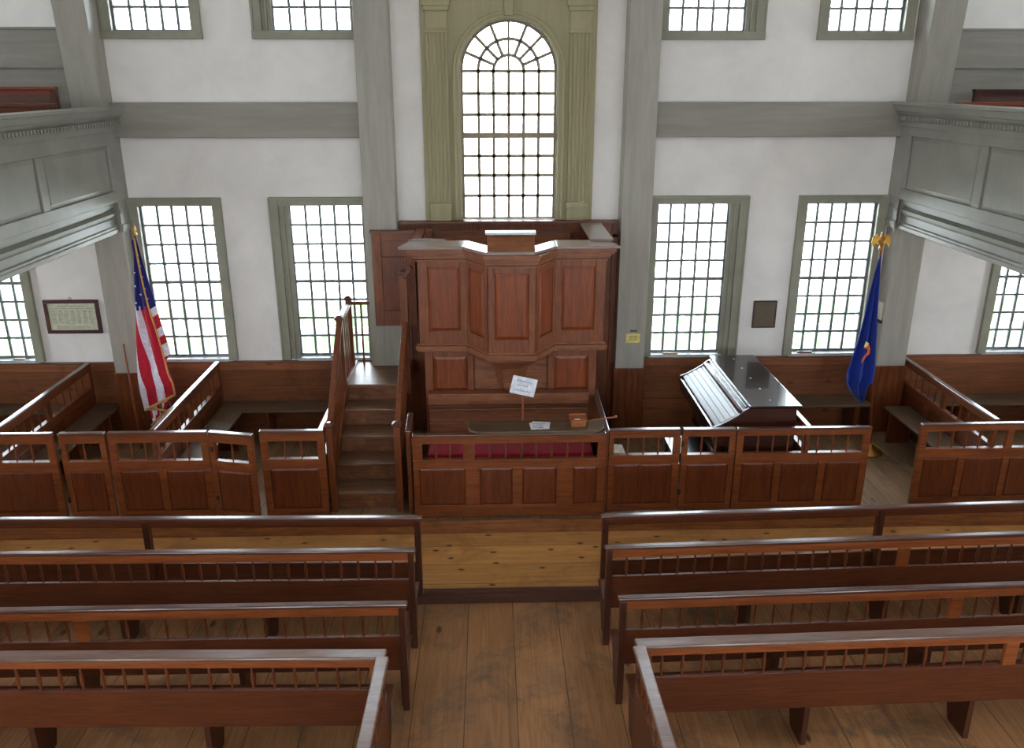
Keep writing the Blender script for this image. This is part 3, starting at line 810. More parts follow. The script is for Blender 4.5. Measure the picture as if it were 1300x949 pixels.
def newel(x, y, z0, z1, w=0.072):
    e = emit('newel_post', MB().box(x - w / 2, x + w / 2, y - w / 2, y + w / 2, z0, z1 - 0.05), M['box'], r, 0.004)
    w2 = w * 0.72
    emit('newel_cap', MB().loft([[(x + a * q, y + b * q, z) for a, b in ((-1, -1), (1, -1), (1, 1), (-1, 1))] for q, z in ((w2 * 0.8, z1 - 0.05), (w2, z1 - 0.035), (w2, z1 - 0.02), (w2 * 0.35, z1 + 0.005))]), M['cap'], e)
LX = SXA - 0.015; RX = SXB + 0.015
newel(LX + 0.03, -2.16, 0, 1.06); newel(RX + 0.02, -2.16, 0, 1.06)
newel(LX - 0.03, -0.90, 0.9, 1.87); newel(LX - 0.03, -0.24, 0.95, 1.93); newel(RX + 0.02, -0.93, 0.9, 2.42, 0.085)
def hrail(p, q): emit('handrail', MB().bar(p, q, 0.068, 0.055), M['box_y'], r, 0.012)
hrail((LX + 0.03, -2.14, 0.98), (LX - 0.03, -0.92, 1.79)); hrail((RX + 0.02, -2.14, 0.98), (RX + 0.02, -0.96, 1.79))
hrail((LX - 0.03, -0.90, 1.81), (LX - 0.03, -0.24, 1.84)); emit('handrail', MB().bar((LX - 0.03, -0.24, 1.84), (-1.52, -0.24, 1.84), 0.05, 0.045), M['box_x'], r, 0.008)
hrail((RX + 0.02, -0.95, 2.33), (RX + 0.12, -0.95, 2.46))
for k in range(11):
    t = (k + 0.6) / 11.4; y = -2.14 + t * 1.2
    zb = 0.22 + (y + 2.10) / (TR * 4) * 0.8; zt = 0.98 + (y + 2.14) / 1.22 * 0.81
    for x in (LX + 0.03 - 0.06 * t, RX + 0.012):
        emit('baluster', MB().box(x - 0.011, x + 0.011, y - 0.011, y + 0.011, max(zb, 0.05), zt), M['box'], r)
for k in range(6):
    y = -0.84 + k * 0.105; emit('baluster', MB().box(LX - 0.041, LX - 0.019, y - 0.011, y + 0.011, 1.0, 1.82), M['box'], r)
emit('baluster', MB().box(-1.64, -1.618, -0.25, -0.228, 1.0, 1.82), M['box'], r)

# boarded screen hung on the post over the landing
r = thing('pulpit_screen', 'brown panelled screen fixed to the post between the stair landing and pulpit', 'panel', (-1.2, -0.3, 1.5))
f = MB()
f.box(-1.44, -1.33, -0.32, -0.28, 1.56, 2.74); f.box(-1.33, -0.918, -0.32, -0.28, 2.64, 2.74); f.box(-1.33, -0.918, -0.32, -0.28, 1.56, 1.76); f.box(-1.02, -0.918, -0.32, -0.28, 1.76, 2.64); f.box(-1.33, -1.02, -0.32, -0.28, 2.36, 2.44)
emit('frame', f, M['pul'], r, 0.004)
emit('panel', MB().box(-1.33, -1.02, -0.30, -0.285, 1.76, 2.64), M['box'], r)
emit('cap', MB().box(-1.46, -0.912, -0.35, -0.265, 2.74, 2.765), M['wains_d'], r, 0.004)

# ------------------------------------------------------------------ pulpit
r = thing('pulpit', 'tall panelled wooden pulpit with projecting centre bay and tapered corbel', 'pulpit', (CX, -0.9, 0))
def ring(off, zz=None, half=1.045, yw=-1.30, yc=-1.65):
    # front outline from left back to right back, offset outward by off
    return [(CX - half - off, -0.06), (CX - half - off, yw - off), (CX - 0.50 - off * 0.35, yw - off), (CX - 0.265 - off * 0.5, yc - off), (CX + 0.245 + off * 0.5, yc - off), (CX + 0.48 + off * 0.35, yw - off), (CX + half + off, yw - off), (CX + half + off, -0.06)]
def shell(mb, o0, o1, z0, z1, **k):
    """wall between outline offset o0 (inner) and o1 (outer)"""
    A = ring(o0, **k); B = ring(o1, **k); n = len(A)
    for i in range(n - 1):
        p = [B[i], B[i + 1], A[i + 1], A[i]]
        mb.add([(x, y, z0) for x, y in p] + [(x, y, z1) for x, y in p], [(3, 2, 1, 0), (4, 5, 6, 7), (0, 1, 5, 4), (2, 3, 7, 6)] + ([(0, 4, 7, 3)] if i == 0 else []) + ([(1, 2, 6, 5)] if i == n - 2 else []))
mb = MB(); shell(mb, -0.05, 0.0, 1.60, 2.72)
emit('upper_case', mb, M['pul'], r)
mb = MB()
for o1, z0, z1 in ((0.022, 2.60, 2.622), (0.012, 2.622, 2.635), (0.045, 2.635, 2.665), (0.058, 2.665, 2.69), (0.085, 2.69, 2.715), (0.10, 2.715, 2.752)):
    shell(mb, -0.01, o1, z0, z1)
emit('crown_moulding', mb, M['pul_x'], r, 0.004)
mb = MB(); shell(mb, -0.01, 0.045, 1.585, 1.625); shell(mb, -0.01, 0.03, 1.555, 1.585); shell(mb, -0.01, 0.02, 1.625, 1.65)
emit('belt_moulding', mb, M['pul_x'], r, 0.004)
# facets: stiles/rails and raised panels on each of the five faces
R0 = ring(0.0)
for i in (1, 2, 3, 4, 5):
    p, q = Vector((*R0[i], 0)), Vector((*R0[i + 1], 0)); d = q - p; Lf = d.length; ang = math.atan2(d.y, d.x)
    Tm = Matrix.Translation(p) @ Matrix.Rotation(ang, 4, 'Z')
    m = 0.11 if i in (1, 5) else (0.07 if i == 3 else 0.06)
    mr = 0.075 if i in (1, 5) else m
    a, b = (m, Lf - mr) if i != 5 else (mr, Lf - m)
    f = MB(Tm)
    f.box(0, a, -0.018, 0, 1.65, 2.60); f.box(b, Lf, -0.018, 0, 1.65, 2.60); f.box(a, b, -0.018, 0, 2.54, 2.60); f.box(a, b, -0.018, 0, 1.65, 1.80)
    emit('facing_frame', f, M['pul'], r, 0.003)
    f2 = MB(Tm).rpanel(a, b, -0.016, 1.80, 2.54, 0.014, 0.035, 0.002)
    emit('raised_panel', f2, M['pul_p'], r)
emit('entry_post', MB().box(-0.755, -0.69, -0.50, -0.43, 1.66, 2.80), M['pul'], r, 0.004)
# ledge (top shelf)
outer = [(-1.0, -1.42), (-0.30, -1.42), (-0.055, -1.73), (0.47, -1.73), (0.725, -1.42), (1.42, -1.42)]
inner = [(1.34, -1.07), (0.735, -1.07), (0.50, -1.36), (-0.03, -1.36), (-0.25, -1.07), (-0.90, -1.07)]
mb = MB()
o, inn = outer, list(reversed(inner))
for i in range(5):
    q = [o[i], o[i + 1], inn[i + 1], inn[i]]
    mb.prism(q, 2.752, 2.785)
emit('ledge', mb, M['ledge'], r, 0.006)
emit('side_ledge', MB().prism([(1.12, -1.15), (1.385, -1.15), (1.385, -0.04), (1.12, -0.04)], 2.786, 2.812), M['ledge'], r, 0.005)
# curved shoulder on the ledge near the stair
pts = [(-0.92, -1.07)] + [(-0.92 + 0.42 * k / 10, -1.07 + 0.06 * math.sin(PI * k / 10)) for k in range(1, 10)] + [(-0.50, -1.07)]
emit('ledge_curve', MB().prism(list(reversed(pts)), 2.755, 2.80), M['ledge'], r)
# sloping lectern board at the centre
lec = MB().extr([(-1.68, 2.785), (-1.66, 2.80), (-1.46, 2.925), (-1.38, 2.925), (-1.38, 2.785)], -0.03, 0.475, 'x')
emit('lectern', lec, M['pul_x'], r, 0.004)
emit('lectern_lip', MB().box(-0.05, 0.495, -1.50, -1.36, 2.925, 2.95), M['sill'], r, 0.004)  # pale colour paints in the light along the lectern's top edge
# lower case
mb = MB().box(CX - 1.0, CX + 0.98, -1.22, -0.5, 0.0, 1.555)
emit('lower_case', mb, M['pul_x'], r)
f = MB(); xa, xb = CX - 1.0, CX + 0.98
for a, b in ((xa, xa + 0.09), (xb - 0.09, xb)): f.box(a, b, -1.27, -1.22, 0, 1.555)
for a, b in ((xa + 0.49, xa + 0.56), (xb - 0.56, xb - 0.49)): f.box(a, b, -1.27, -1.22, 1.04, 1.47)
f.box(xa + 0.09, xb - 0.09, -1.268, -1.22, 1.47, 1.553); f.box(xa + 0.09, xb - 0.09, -1.268, -1.22, 1.00, 1.04)
emit('facing_frame', f, M['pul'], r, 0.004)
for a, b in ((xa + 0.09, xa + 0.49), (xb - 0.49, xb - 0.09)):
    emit('raised_panel', MB().rpanel(a, b, -1.245, 1.04, 1.47, 0.014, 0.04, 0.01), M['pul_p'], r)
# shallow arched heads either side of the corbel
emit('centre_board', MB().box(xa + 0.57, xb - 0.57, -1.24, -1.22, 1.04, 1.47), M['pul_x'], r)
# ogee corbel
prof = [(1.60, 1.04), (1.555, 1.04), (1.535, 1.0), (1.51, 0.93), (1.48, 0.78), (1.455, 0.66), (1.44, 0.62), (1.43, 0.56), (1.39, 0.46), (1.34, 0.39), (1.28, 0.35), (1.22, 0.34), (1.20, 0.30), (1.18, 0.31), (1.14, 0.28), (1.09, 0.18), (1.05, 0.07), (1.03, 0.02)]
rings = []
for z, q in prof:
    rings.append([(CX - 0.01 + x * q, -1.22 + y * (0.25 + 0.75 * q) * (1 if q > .1 else .5), z) for x, y in ((-0.50, 0.0), (-0.50, -0.08), (-0.26, -0.43), (0.26, -0.43), (0.50, -0.08), (0.50, 0.0))])
emit('corbel', MB().loft(rings), M['pul_x'], r)
emit('pulpit_floor', MB().box(-0.75, 1.22, -1.25, -0.06, 1.60, 1.66), M['pfloor'], r)
# seat inside against the wall
r = thing('pulpit_bench', 'brown wooden bench with tall back inside the pulpit under the arched window', 'bench', (0.2, -0.3, 1.66))
emit('backrest', MB().box(-0.72, 1.0, -0.17, -0.13, 1.9, 2.70), M['pul_x'], r, 0.004)
emit('back_rail', MB().box(-0.74, 1.02, -0.19, -0.11, 2.70, 2.73), M['wains_d'], r, 0.004)
emit('seat', MB().box(-0.70, 0.98, -0.56, -0.17, 2.08, 2.12), M['seat'], r, 0.004)
for x in (-0.66, 0.94): emit('leg', MB().box(x - 0.03, x + 0.03, -0.55, -0.12, 1.66, 2.08), M['pul'], r)

# ------------------------------------------------------------------ bench pews of the lower floor
def open_pew(label, x0, x1, y_in, y_out, xin, zf, kind, stile_x=(), rzoff=0):
    """x0 inner end (toward aisle) .. x1 outer end"""
    s = 1 if x1 > x0 else -1
    L = math.hypot(x1 - x0, y_out - y_in)
    ang = math.atan2((y_out - y_in) * 1.0, (x1 - x0)) if s > 0 else math.atan2((y_out - y_in), (x1 - x0)) - PI
    r = thing('spindle_pew' if kind != 'rail' else 'front_rail', label, 'pew' if kind != 'rail' else 'rail', (x0, y_in, zf), ang)
    def B(u0, u1, y0, y1, z0, z1, mb=None):
        return (mb or MB()).box(s * u0, s * u1, y0, y1, z0 - zf, z1 - zf)
    zt = 0.705 if kind != 'rail' else 0.685
    capw = 0.060 if kind != 'front' else 0.10
    def E(n, mb, m, bv=0.0): return emit(n, mb, m, r, bv, local=True)
    E('cap_rail', B(-0.02, L, -capw / 2, capw / 2, zt - 0.032, zt), M['cap'] if kind != 'front' else M['worncap'], 0.010)
    if kind == 'rail':
        E('under_rail', B(0, L, -0.02, 0.02, zt - 0.10, zt - 0.032), M['slip'], 0.003)
        E('low_panel', B(0.03, L, -0.012, 0.012, zf, 0.20), M['slip'], 0.003)
        for u in [0.0] + list(stile_x): E('post', B(u, u + 0.055, -0.035, 0.035, zf, zt - 0.03), M['slip_z'], 0.004)
        return r
    zo, zm, zb = 0.597, 0.405, 0.085
    E('top_rail', B(0.04, L, -0.017, 0.017, zo, zt - 0.032), M['apron'], 0.003)
    E('back_board', B(0.02, L, -0.014, 0.014, zb, zm), M['slip'], 0.003)
    E('end_post', B(-0.0, 0.05, -0.03, 0.03, zf, zt - 0.03), M['slip_z'], 0.004)
    for u in stile_x:
        E('stile', B(u, u + 0.10, -0.016, 0.016, zm, zo), M['apron'], 0.003)
    u = 0.05 + 0.13
    sp = None
    while u < L - 0.05:
        if not any(a - 0.03 < u < a + 0.13 for a in stile_x):
            loc = (s * u, 0, zm - zf)
            if sp is None: sp = spindle(r, loc, zo - zm, M['box'])
            else: copy_part(sp, loc, r)
        u += 0.15
    E('seat', B(0.0, L, 0.015, 0.36, 0.10, 0.13), M['slip'], 0.006)
    u = 0.02
    while u < L - 0.1:
        E('seat_support', MB().extr([(0.015, -0.0), (0.02, 0.10 - zf), (0.33, 0.10 - zf), (0.33, 0.02 - zf), (0.22, 0.0)], s * u, s * (u + 0.045), 'x'), M['slip_z'], 0.003)
        u += 1.27
    return r
# toward -x
open_pew('long open rail ahead of the flag-side bench pews, at the step', -0.665, -5.7, -3.46, -3.36, 0, ZW, 'rail', (2.50, 4.9))
open_pew('spindle-backed bench pew directly behind the flag-side open rail', -0.675, -5.7, -4.025, -3.97, 0, ZL, 'mid', (4.6,))
open_pew('spindle-backed bench pew between two others on the flag side of the aisle', -0.675, -5.4, -4.76, -4.76, 0, ZL, 'mid', (2.42, 4.1))
p4 = open_pew('spindle-backed bench pew with a rail turning back along the aisle, flag side', -0.77, -5.2, -5.33, -5.24, 0, ZL, 'front', (0.0, 3.2))
# toward +x
open_pew('long open rail ahead of the organ-side bench pews, at the step', 1.02, 6.2, -3.48, -3.31, 0, ZW, 'rail', (2.63, 4.9))
open_pew('spindle-backed bench pew directly behind the organ-side open rail', 0.98, 6.2, -4.03, -3.87, 0, ZL, 'mid', (2.60,))
open_pew('spindle-backed bench pew between two others on the organ side of the aisle', 0.985, 5.9, -4.74, -4.60, 0, ZL, 'mid', (2.66,))
q4 = open_pew('spindle-backed bench pew with a rail turning back along the aisle, organ side', 1.03, 5.7, -5.27, -5.16, 0, ZL, 'front', (0.0, 2.72,))
for root, s in ((p4, -1), (q4, 1)):
    def B(x0, x1, y0, y1, z0, z1): return MB().box(x0, x1, y0, y1, z0 - ZL, z1 - ZL)
    emit('side_cap_rail', B(-0.045, 0.045, -1.6, -0.03, 0.673, 0.706), M['worncap'], root, 0.01, local=True)
    emit('side_rail', B(-0.017, 0.017, -1.6, -0.03, 0.597, 0.673), M['apron'], root, 0.003, local=True)
    emit('side_board', B(-0.014, 0.014, -1.6, -0.03, ZL, 0.405), M['slip'], root, 0.003, local=True)
    sp = None
    for k in range(9):
        loc = (0, -0.18 - 0.15 * k, 0.405 - ZL)
        sp = spindle(root, loc, 0.192, M['box']) if sp is None else copy_part(sp, loc, root)
    emit('end_post', B(-0.03, 0.03, -1.62, -1.56, ZL, 0.673), M['slip_z'], root, 0.004, local=True)

# ------------------------------------------------------------------ reed organ and stool
r = thing('reed_organ', 'dark lacquered reed organ with sloping lid standing in the box pew', 'organ', (2.9, -1.25, 0), 0)
y0, y1 = -2.05, -0.42
side = [(3.32, 0.0), (3.32, 1.125), (2.80, 1.125), (2.74, 1.09), (2.70, 1.05), (2.60, 0.985), (2.50, 0.93), (2.42, 0.90), (2.405, 0.87), (2.43, 0.70), (2.66, 0.64), (2.68, 0.08), (2.62, 0.0)]
for a in (y0, y1 - 0.04): emit('cheek', MB().extr(side, a, a + 0.04, 'y'), M['organ_w'], r, 0.006)
emit('body', MB().box(2.70, 3.28, y0 + 0.04, y1 - 0.04, 0.05, 1.08), M['organ_w'], r)
emit('top_board', MB().box(2.79, 3.36, y0 - 0.03, y1 + 0.03, 1.125, 1.155), M['organ'], r, 0.008)
emit('top_moulding', MB().box(2.765, 2.80, y0 + 0.04, y1 - 0.04, 1.07, 1.125).box(2.735, 2.77, y0 + 0.04, y1 - 0.04, 1.03, 1.085), M['organ'], r, 0.006)
lid = MB()
P0, P1 = Vector((2.735, 0, 1.045)), Vector((2.455, 0, 0.885))
for k in range(5):
    a = P0.lerp(P1, k / 5 + 0.016); b = P0.lerp(P1, (k + 1) / 5 - 0.016)
    nz = Vector((-0.16, 0, 0.28)).normalized() * 0.012
    pr = [(a.x, a.z), (b.x, b.z), (b.x + nz.x, b.z + nz.z), (a.x + nz.x, a.z + nz.z)]
    lid.extr(pr, y0 + 0.05, y1 - 0.05, 'y')
lid.extr([(P0.x, P0.z - 0.012), (P1.x, P1.z - 0.012), (P1.x, P1.z), (P0.x, P0.z)], y0 + 0.05, y1 - 0.05, 'y')
emit('slatted_lid', lid, M['lidm'], r, 0.002)
emit('key_bed', MB().box(2.42, 2.72, y0 + 0.04, y1 - 0.04, 0.72, 0.80).box(2.415, 2.45, y0 + 0.04, y1 - 0.04, 0.80, 0.875), M['organ'], r, 0.006)
emit('knee_board', MB().box(2.62, 2.66, y0 + 0.04, y1 - 0.04, 0.32, 0.72).box(2.60, 2.64, y0 + 0.04, y1 - 0.04, 0.28, 0.32).box(2.60, 2.64, y0 + 0.04, y1 - 0.04, 0.66, 0.70), M['organ'], r, 0.004)
for yy in (-1.45, -1.12):
    emit('pedal', MB().extr([(2.50, 0.04), (2.70, 0.20), (2.70, 0.23), (2.50, 0.07)], yy, yy + 0.22, 'y'), M['organ'], r, 0.004)
for k in range(5):
    emit('stud', MB().lathe([(0.012, 0), (0.012, 0.004), (0.004, 0.01)], (3.06, -0.55 - 0.34 * k, 1.155), 10), M['sill'], r, smooth=True)
r = thing('organ_stool', 'low dark lacquered stool in front of the reed organ', 'stool', (2.28, -1.5, 0))
emit('seat', MB().box(2.05, 2.50, -1.76, -1.28, 0.42, 0.455), M['organ'], r, 0.008)
for x in (2.09, 2.46):
    for y in (-1.72, -1.32): emit('leg', MB().loft([[(x + a * w, y + b * w, z) for a, b in ((-1, -1), (1, -1), (1, 1), (-1, 1))] for w, z in ((0.013, 0), (0.02, 0.42))]), M['organ'], r)

# ------------------------------------------------------------------ small things round the pulpit
def glyphs(mb, u0, u1, z, h, y, mi, n, wob=0.3):
    """rows of small letter-like strokes"""
    x = u0; w = (u1 - u0) / n
    for k in range(n):
        a = x + w * k; g = w * 0.62; t = h * 0.2
        typ = random.randint(0, 4)
        if typ in (0, 1, 2): mb.box(a, a + g * 0.28, y - 0.0006, y, z, z + h, mi)
        if typ in (1, 3): mb.box(a, a + g, y - 0.0006, y, z + h - t, z + h, mi)
        if typ in (0, 2, 4): mb.box(a, a + g, y - 0.0006, y, z, z + t, mi)
        if typ in (2, 3, 4): mb.box(a + g * 0.72, a + g, y - 0.0006, y, z, z + h, mi)
        mb.box(a, a + g, y - 0.0006, y, z + h * 0.42, z + h * 0.42 + t, mi)
tilt = math.radians(-13)
Ts = Matrix.Translation((0.343, -2.085, 1.42)) @ Matrix.Rotation(-tilt, 4, 'Y')
r = thing('placard_stand', 'white lettered placard tilted on a thin wooden stick before the pulpit', 'sign', (0.33, -2.10, 0))
mb = MB(Ts); mb.box(-0.132, 0.132, -0.004, 0.004, -0.10, 0.10, 0)
glyphs(mb, -0.085, 0.075, 0.045, 0.022, -0.004, 1, 11); glyphs(mb, -0.07, 0.05, -0.008, 0.022, -0.004, 1, 8); glyphs(mb, -0.10, 0.09, -0.065, 0.022, -0.004, 1, 13)
emit('placard', mb, [M['paper'], M['ink']], r)
emit('stick', MB().box(0.325, 0.347, -2.081, -2.061, 0.03, 1.36), M['pole'], r, 0.002)
emit('foot', MB().box(0.26, 0.41, -2.15, -1.99, 0.0, 0.03), M['pole'], r, 0.003)
# papers on the table
for k, (x, y, a, g) in enumerate(((0.505, -2.235, 4, 1), (0.52, -2.205, -9, 0))):
    Tp = Matrix.Translation((x, y, 1.0235 + 0.0 * k + (0.0025 if k == 0 else 0))) @ Matrix.Rotation(math.radians(a), 4, 'Z')
    mb = MB(Tp); mb.box(-0.098, 0.098, -0.085, 0.085, 0, 0.002, 0)
    if k == 0:
        for j in range(4):
            mb.box(-0.07, 0.06 - 0.02 * (j % 2), 0.05 - j * 0.03, 0.056 - j * 0.03, 0.002, 0.0024, 1)
        mb.box(-0.01, 0.03, -0.06, -0.04, 0.002, 0.0024, 1)
    tag(emit('paper_sheet', mb, [M['paper'], M['ink']], None), ['white printed sheet lying uppermost on the narrow table leaf', 'white sheet peeping out from under the printed sheet on the table leaf'][k], 'paper')
# collection box with handle
r = thing('collection_box', 'small square wooden collection box with long handle on the table leaf end', 'box', (0.92, -2.2, 1.022))
mb = MB(); x0, x1, ya, yb, z0, z1 = 0.83, 1.005, -2.29, -2.13, 1.022, 1.10
mb.box(x0, x1, ya, ya + 0.012, z0, z1).box(x0, x1, yb - 0.012, yb, z0, z1 + 0.02).box(x0, x0 + 0.012, ya, yb, z0, z1).box(x1 - 0.012, x1, ya, yb, z0, z1).box(x0, x1, ya, yb, z0, z0 + 0.01)
emit('tray', mb, M['tan'], r, 0.002)
emit('lid', MB().box(x0, x1, ya + 0.02, yb, z1 - 0.004, z1 + 0.004), M['tan'], r, 0.001)
emit('label_card', MB().box(0.875, 0.935, ya + 0.03, ya + 0.05, z1 + 0.004, z1 + 0.006), M['paper'], r)
emit('handle', MB().tube([(1.0, -2.2, 1.06), (1.15, -2.17, 1.068), (1.30, -2.14, 1.075)], [0.011, 0.009, 0.008]), M['tan'], r, smooth=True)
emit('grip', MB().tube([(1.28, -2.145, 1.074), (1.34, -2.13, 1.078)], [0.008, 0.015]), M['tan'], r, smooth=True)
# cream carton behind the pew wall
r = thing('carton', 'cream cardboard carton on the floor behind the pew wall next to the collection box', 'box', (1.42, -1.95, 0))
emit('body', MB().box(1.27, 1.46, -2.1, -1.85, 0.0, 0.62), M['card'], r, 0.003)
emit('flap', MB().box(1.27, 1.46, -2.12, -2.10, 0.52, 0.63), M['card'], r, 0.001)
emit('mark', MB().box(1.36, 1.41, -2.123, -2.12, 0.545, 0.565), M['iron'], r)

# notices and plaques
r = thing('framed_notice', 'wide wood-framed printed notice hanging on the plaster beneath the gallery', 'picture', (-5.34, -0.02, 1.40))
x0, x1, z0, z1 = -5.68, -4.99, 1.40, 1.845
f = MB(); w = 0.045
f.box(x0, x1, -0.03, -0.0, z1 - w, z1).box(x0, x1, -0.03, 0, z0, z0 + w).box(x0, x0 + w, -0.03, 0, z0 + w, z1 - w).box(x1 - w, x1, -0.03, 0, z0 + w, z1 - w)
emit('frame', f, M['frame'], r, 0.004)
mb = MB(); mb.box(x0 + w, x1 - w, -0.015, -0.005, z0 + w, z1 - w, 0)
glyphs(mb, x0 + 0.17, x1 - 0.17, z1 - 0.09, 0.02, -0.015, 1, 18)
mb.box(x0 + 0.08, x1 - 0.08, -0.0155, -0.015, z1 - 0.118, z1 - 0.112, 1)
for c in range(7):
    xa = x0 + 0.085 + c * 0.078
    for q in range(11): mb.box(xa, xa + 0.045 + 0.012 * random.random(), -0.0155, -0.015, z1 - 0.145 - q * 0.0165, z1 - 0.139 - q * 0.0165, 1)
for q in range(2): mb.box(x0 + 0.12, x1 - 0.15, -0.0155, -0.015, z0 + 0.07 + q * 0.018, z0 + 0.075 + q * 0.018, 1)
emit('print', mb, [M['mount'], M['greyink']], r)
emit('hanging_ring', MB().tube([(-5.34 + 0.018 * math.cos(a * PI / 4), -0.012, 1.86 + 0.018 * math.sin(a * PI / 4)) for a in range(9)], 0.003, 6), M['iron'], r)
r = thing('wall_plaque', 'dark bronze plaque on the plaster between two windows', 'plaque', (3.58, -0.01, 1.40))
mb = MB(); mb.box(3.43, 3.735, -0.018, 0, 1.40, 1.765, 0)
for a, b, c, d in ((3.43, 3.445, 1.40, 1.765), (3.72, 3.735, 1.40, 1.765), (3.445, 3.72, 1.40, 1.415), (3.445, 3.72, 1.75, 1.765)): mb.box(a, b, -0.024, -0.018, c, d, 1)
emit('plate', mb, [M['bronze'], M['frame']], r)
for x, z in ((3.44, 1.41), (3.725, 1.41), (3.44, 1.755), (3.725, 1.755)): emit('screw', MB().box(x - 0.005, x + 0.005, -0.022, -0.018, z - 0.005, z + 0.005), M['brass'], r)
r = thing('yellow_notice', 'small yellow notice pinned to the post beside the pulpit', 'sign', (1.80, -0.25, 1.29))
mb = MB(); mb.box(1.735, 1.915, -0.254, -0.25, 1.285, 1.405, 0)
for q in range(3): mb.box(1.77, 1.88, -0.2545, -0.254, 1.325 + q * 0.022, 1.331 + q * 0.022, 1)
emit('card', mb, [M['yellow'], M['bronze']], r)
tag(emit('small_plate', MB().box(1.785, 1.872, -0.256, -0.25, 1.432, 1.458), M['bronze'], None, 0.001), 'tiny brass plate just above the yellow notice', 'plaque')

# sticks on the window sills
for (x0, x1, z, m, lab) in ((-2.10, -1.90, 0, 'pul', 'brown stick on the window sill by the stair balustrade'), (2.28, 2.48, 0, 'stick', 'pale stick on the window sill above the organ pew'),
                            (4.08, 4.28, 0, 'pul', 'brown stick on the window sill next to the blue flag'), (-6.20, -6.05, 0, 'stick', 'pale stick on the window sill beside the framed notice')):
    tag(emit('window_stick', MB().box(x0, x1, -0.012, 0.016, GZ0 - 0.03, GZ0 - 0.008), M[m], None, 0.004), lab, 'stick')

# ------------------------------------------------------------------ flags
def sheet(rows_l, rows_r, zs, nu, y0, amp, waves, ph=0.0, phv=0.4):
    """grid between left and right edge x positions at heights zs"""
    V = []; nv = len(zs)
    for j, z in enumerate(zs):
        row = []
        for i in range(nu + 1):
            u = i / nu; x = rows_l[j] + (rows_r[j] - rows_l[j]) * u
            row.append((x, y0 + amp[j] * math.sin(waves * 2 * PI * u + ph + phv * j), z))
        V.append(row)
    return V
def interp(tab, t):
    for (a, *p), (b, *q) in zip(tab[:-1], tab[1:]):
        if a <= t <= b:
            k = (t - a) / (b - a) if b > a else 0
            return [x + (y - x) * k for x, y in zip(p, q)]
    return list(tab[-1][1:])
def solid(mb, grid, mats, th=0.004):
    """thin cloth: front and back skins joined round the edge"""
    nv, nu = len(grid), len(grid[0])
    vs = [p for r_ in grid for p in r_] + [(p[0], p[1] + th, p[2]) for r_ in grid for p in r_]
    n = nv * nu; base = len(mb.v)
    mb.v += [mb.M @ Vector(p) for p in vs]
    def F(*i): mb.f.append(tuple(k + base for k in i))
    for j in range(nv - 1):
        for i in range(nu - 1):
            a, b, c, d = j * nu + i, j * nu + i + 1, (j + 1) * nu + i + 1, (j + 1) * nu + i
            F(a, d, c, b); mb.mi.append(mats(j, i)); F(a + n, b + n, c + n, d + n); mb.mi.append(mats(j, i))
    for j in range(nv - 1):
        for i in (0, nu - 1):
            F(j * nu + i, (j + 1) * nu + i, (j + 1) * nu + i + n, j * nu + i + n); mb.mi.append(mats(j, min(i, nu - 2)))
    for i in range(nu - 1):
        for j in (0, nv - 1):
            F(j * nu + i, j * nu + i + 1, j * nu + i + 1 + n, j * nu + i + n); mb.mi.append(mats(min(j, nv - 2), i))

r = thing('striped_flag', 'striped flag with starred blue canton and gold fringe on a pole', 'flag', (-4.07, -0.75, 0))
emit('pole', MB().tube([(-4.075, -0.73, 0.03), (-4.085, -0.73, 2.80)], 0.013, 10), M['pole'], r, smooth=True)
emit('finial', MB().lathe([(0.012, 0), (0.03, 0.02), (0.012, 0.05), (0.022, 0.075), (0.004, 0.14)], (-4.085, -0.73, 2.79), 10), M['brass'], r, smooth=True)
emit('stand', MB().lathe([(0.16, 0), (0.16, 0.02), (0.05, 0.05), (0.03, 0.12), (0.02, 0.13)], (-4.075, -0.73, 0), 20), M['brass'], r, smooth=True)
# front fall: table of (z, left edge, right edge)
TF = [(0.74, -4.245, -3.865), (0.93, -4.27, -3.87), (1.10, -4.27, -3.91), (1.40, -4.24, -3.935), (1.70, -4.205, -3.98), (1.92, -4.18, -4.02), (2.15, -4.165, -4.045), (2.45, -4.13, -4.065), (2.78, -4.09, -4.075)]
zs = [2.78 - (2.78 - 0.745) * k / 40 for k in range(41)]
def bnds(z):
    # stripe boundaries from left to right as fractions; canton above 1.92
    return interp([(0.74, 0.0, 0.13, 0.42, 0.71, 1.0), (0.95, 0.0, 0.16, 0.45, 0.73, 1.0), (1.2, 0.0, 0.06, 0.42, 0.70, 1.0), (1.5, 0.0, 0.0, 0.22, 0.58, 1.0), (1.92, 0.0, 0.0, 0.0, 0.30, 1.0), (2.8, 0.0, 0.0, 0.0, 0.30, 1.0)], z)
grid = []
for z in zs:
    l, rr = interp(TF, z); bd = bnds(z); row = []
    for k in range(4):
        for q in range(5):
            if k < 3 and q == 4: continue
            u = bd[k] + (bd[k + 1] - bd[k]) * q / 4
            yy = -0.775 - 0.030 * math.sin(u * 2 * PI * 1.5 + (2.8 - z) * 0.9) * min(1, (2.9 - z) / 1.2)
            zz = z + ((u - 0.5) * 0.19 - 0.0) * max(0, 1 - (z - 0.74) / 0.5) + 0.02 * (1 - u) * 0
            row.append((l + (rr - l) * u, yy, zz))
    grid.append(row)
mb = MB()
def cm(j, i):
    if zs[j] > 1.93 + 0.02 * (i % 3): return 2
    return (1, 0, 1, 0)[min(i // 4, 3)]
solid(mb, grid, cm)
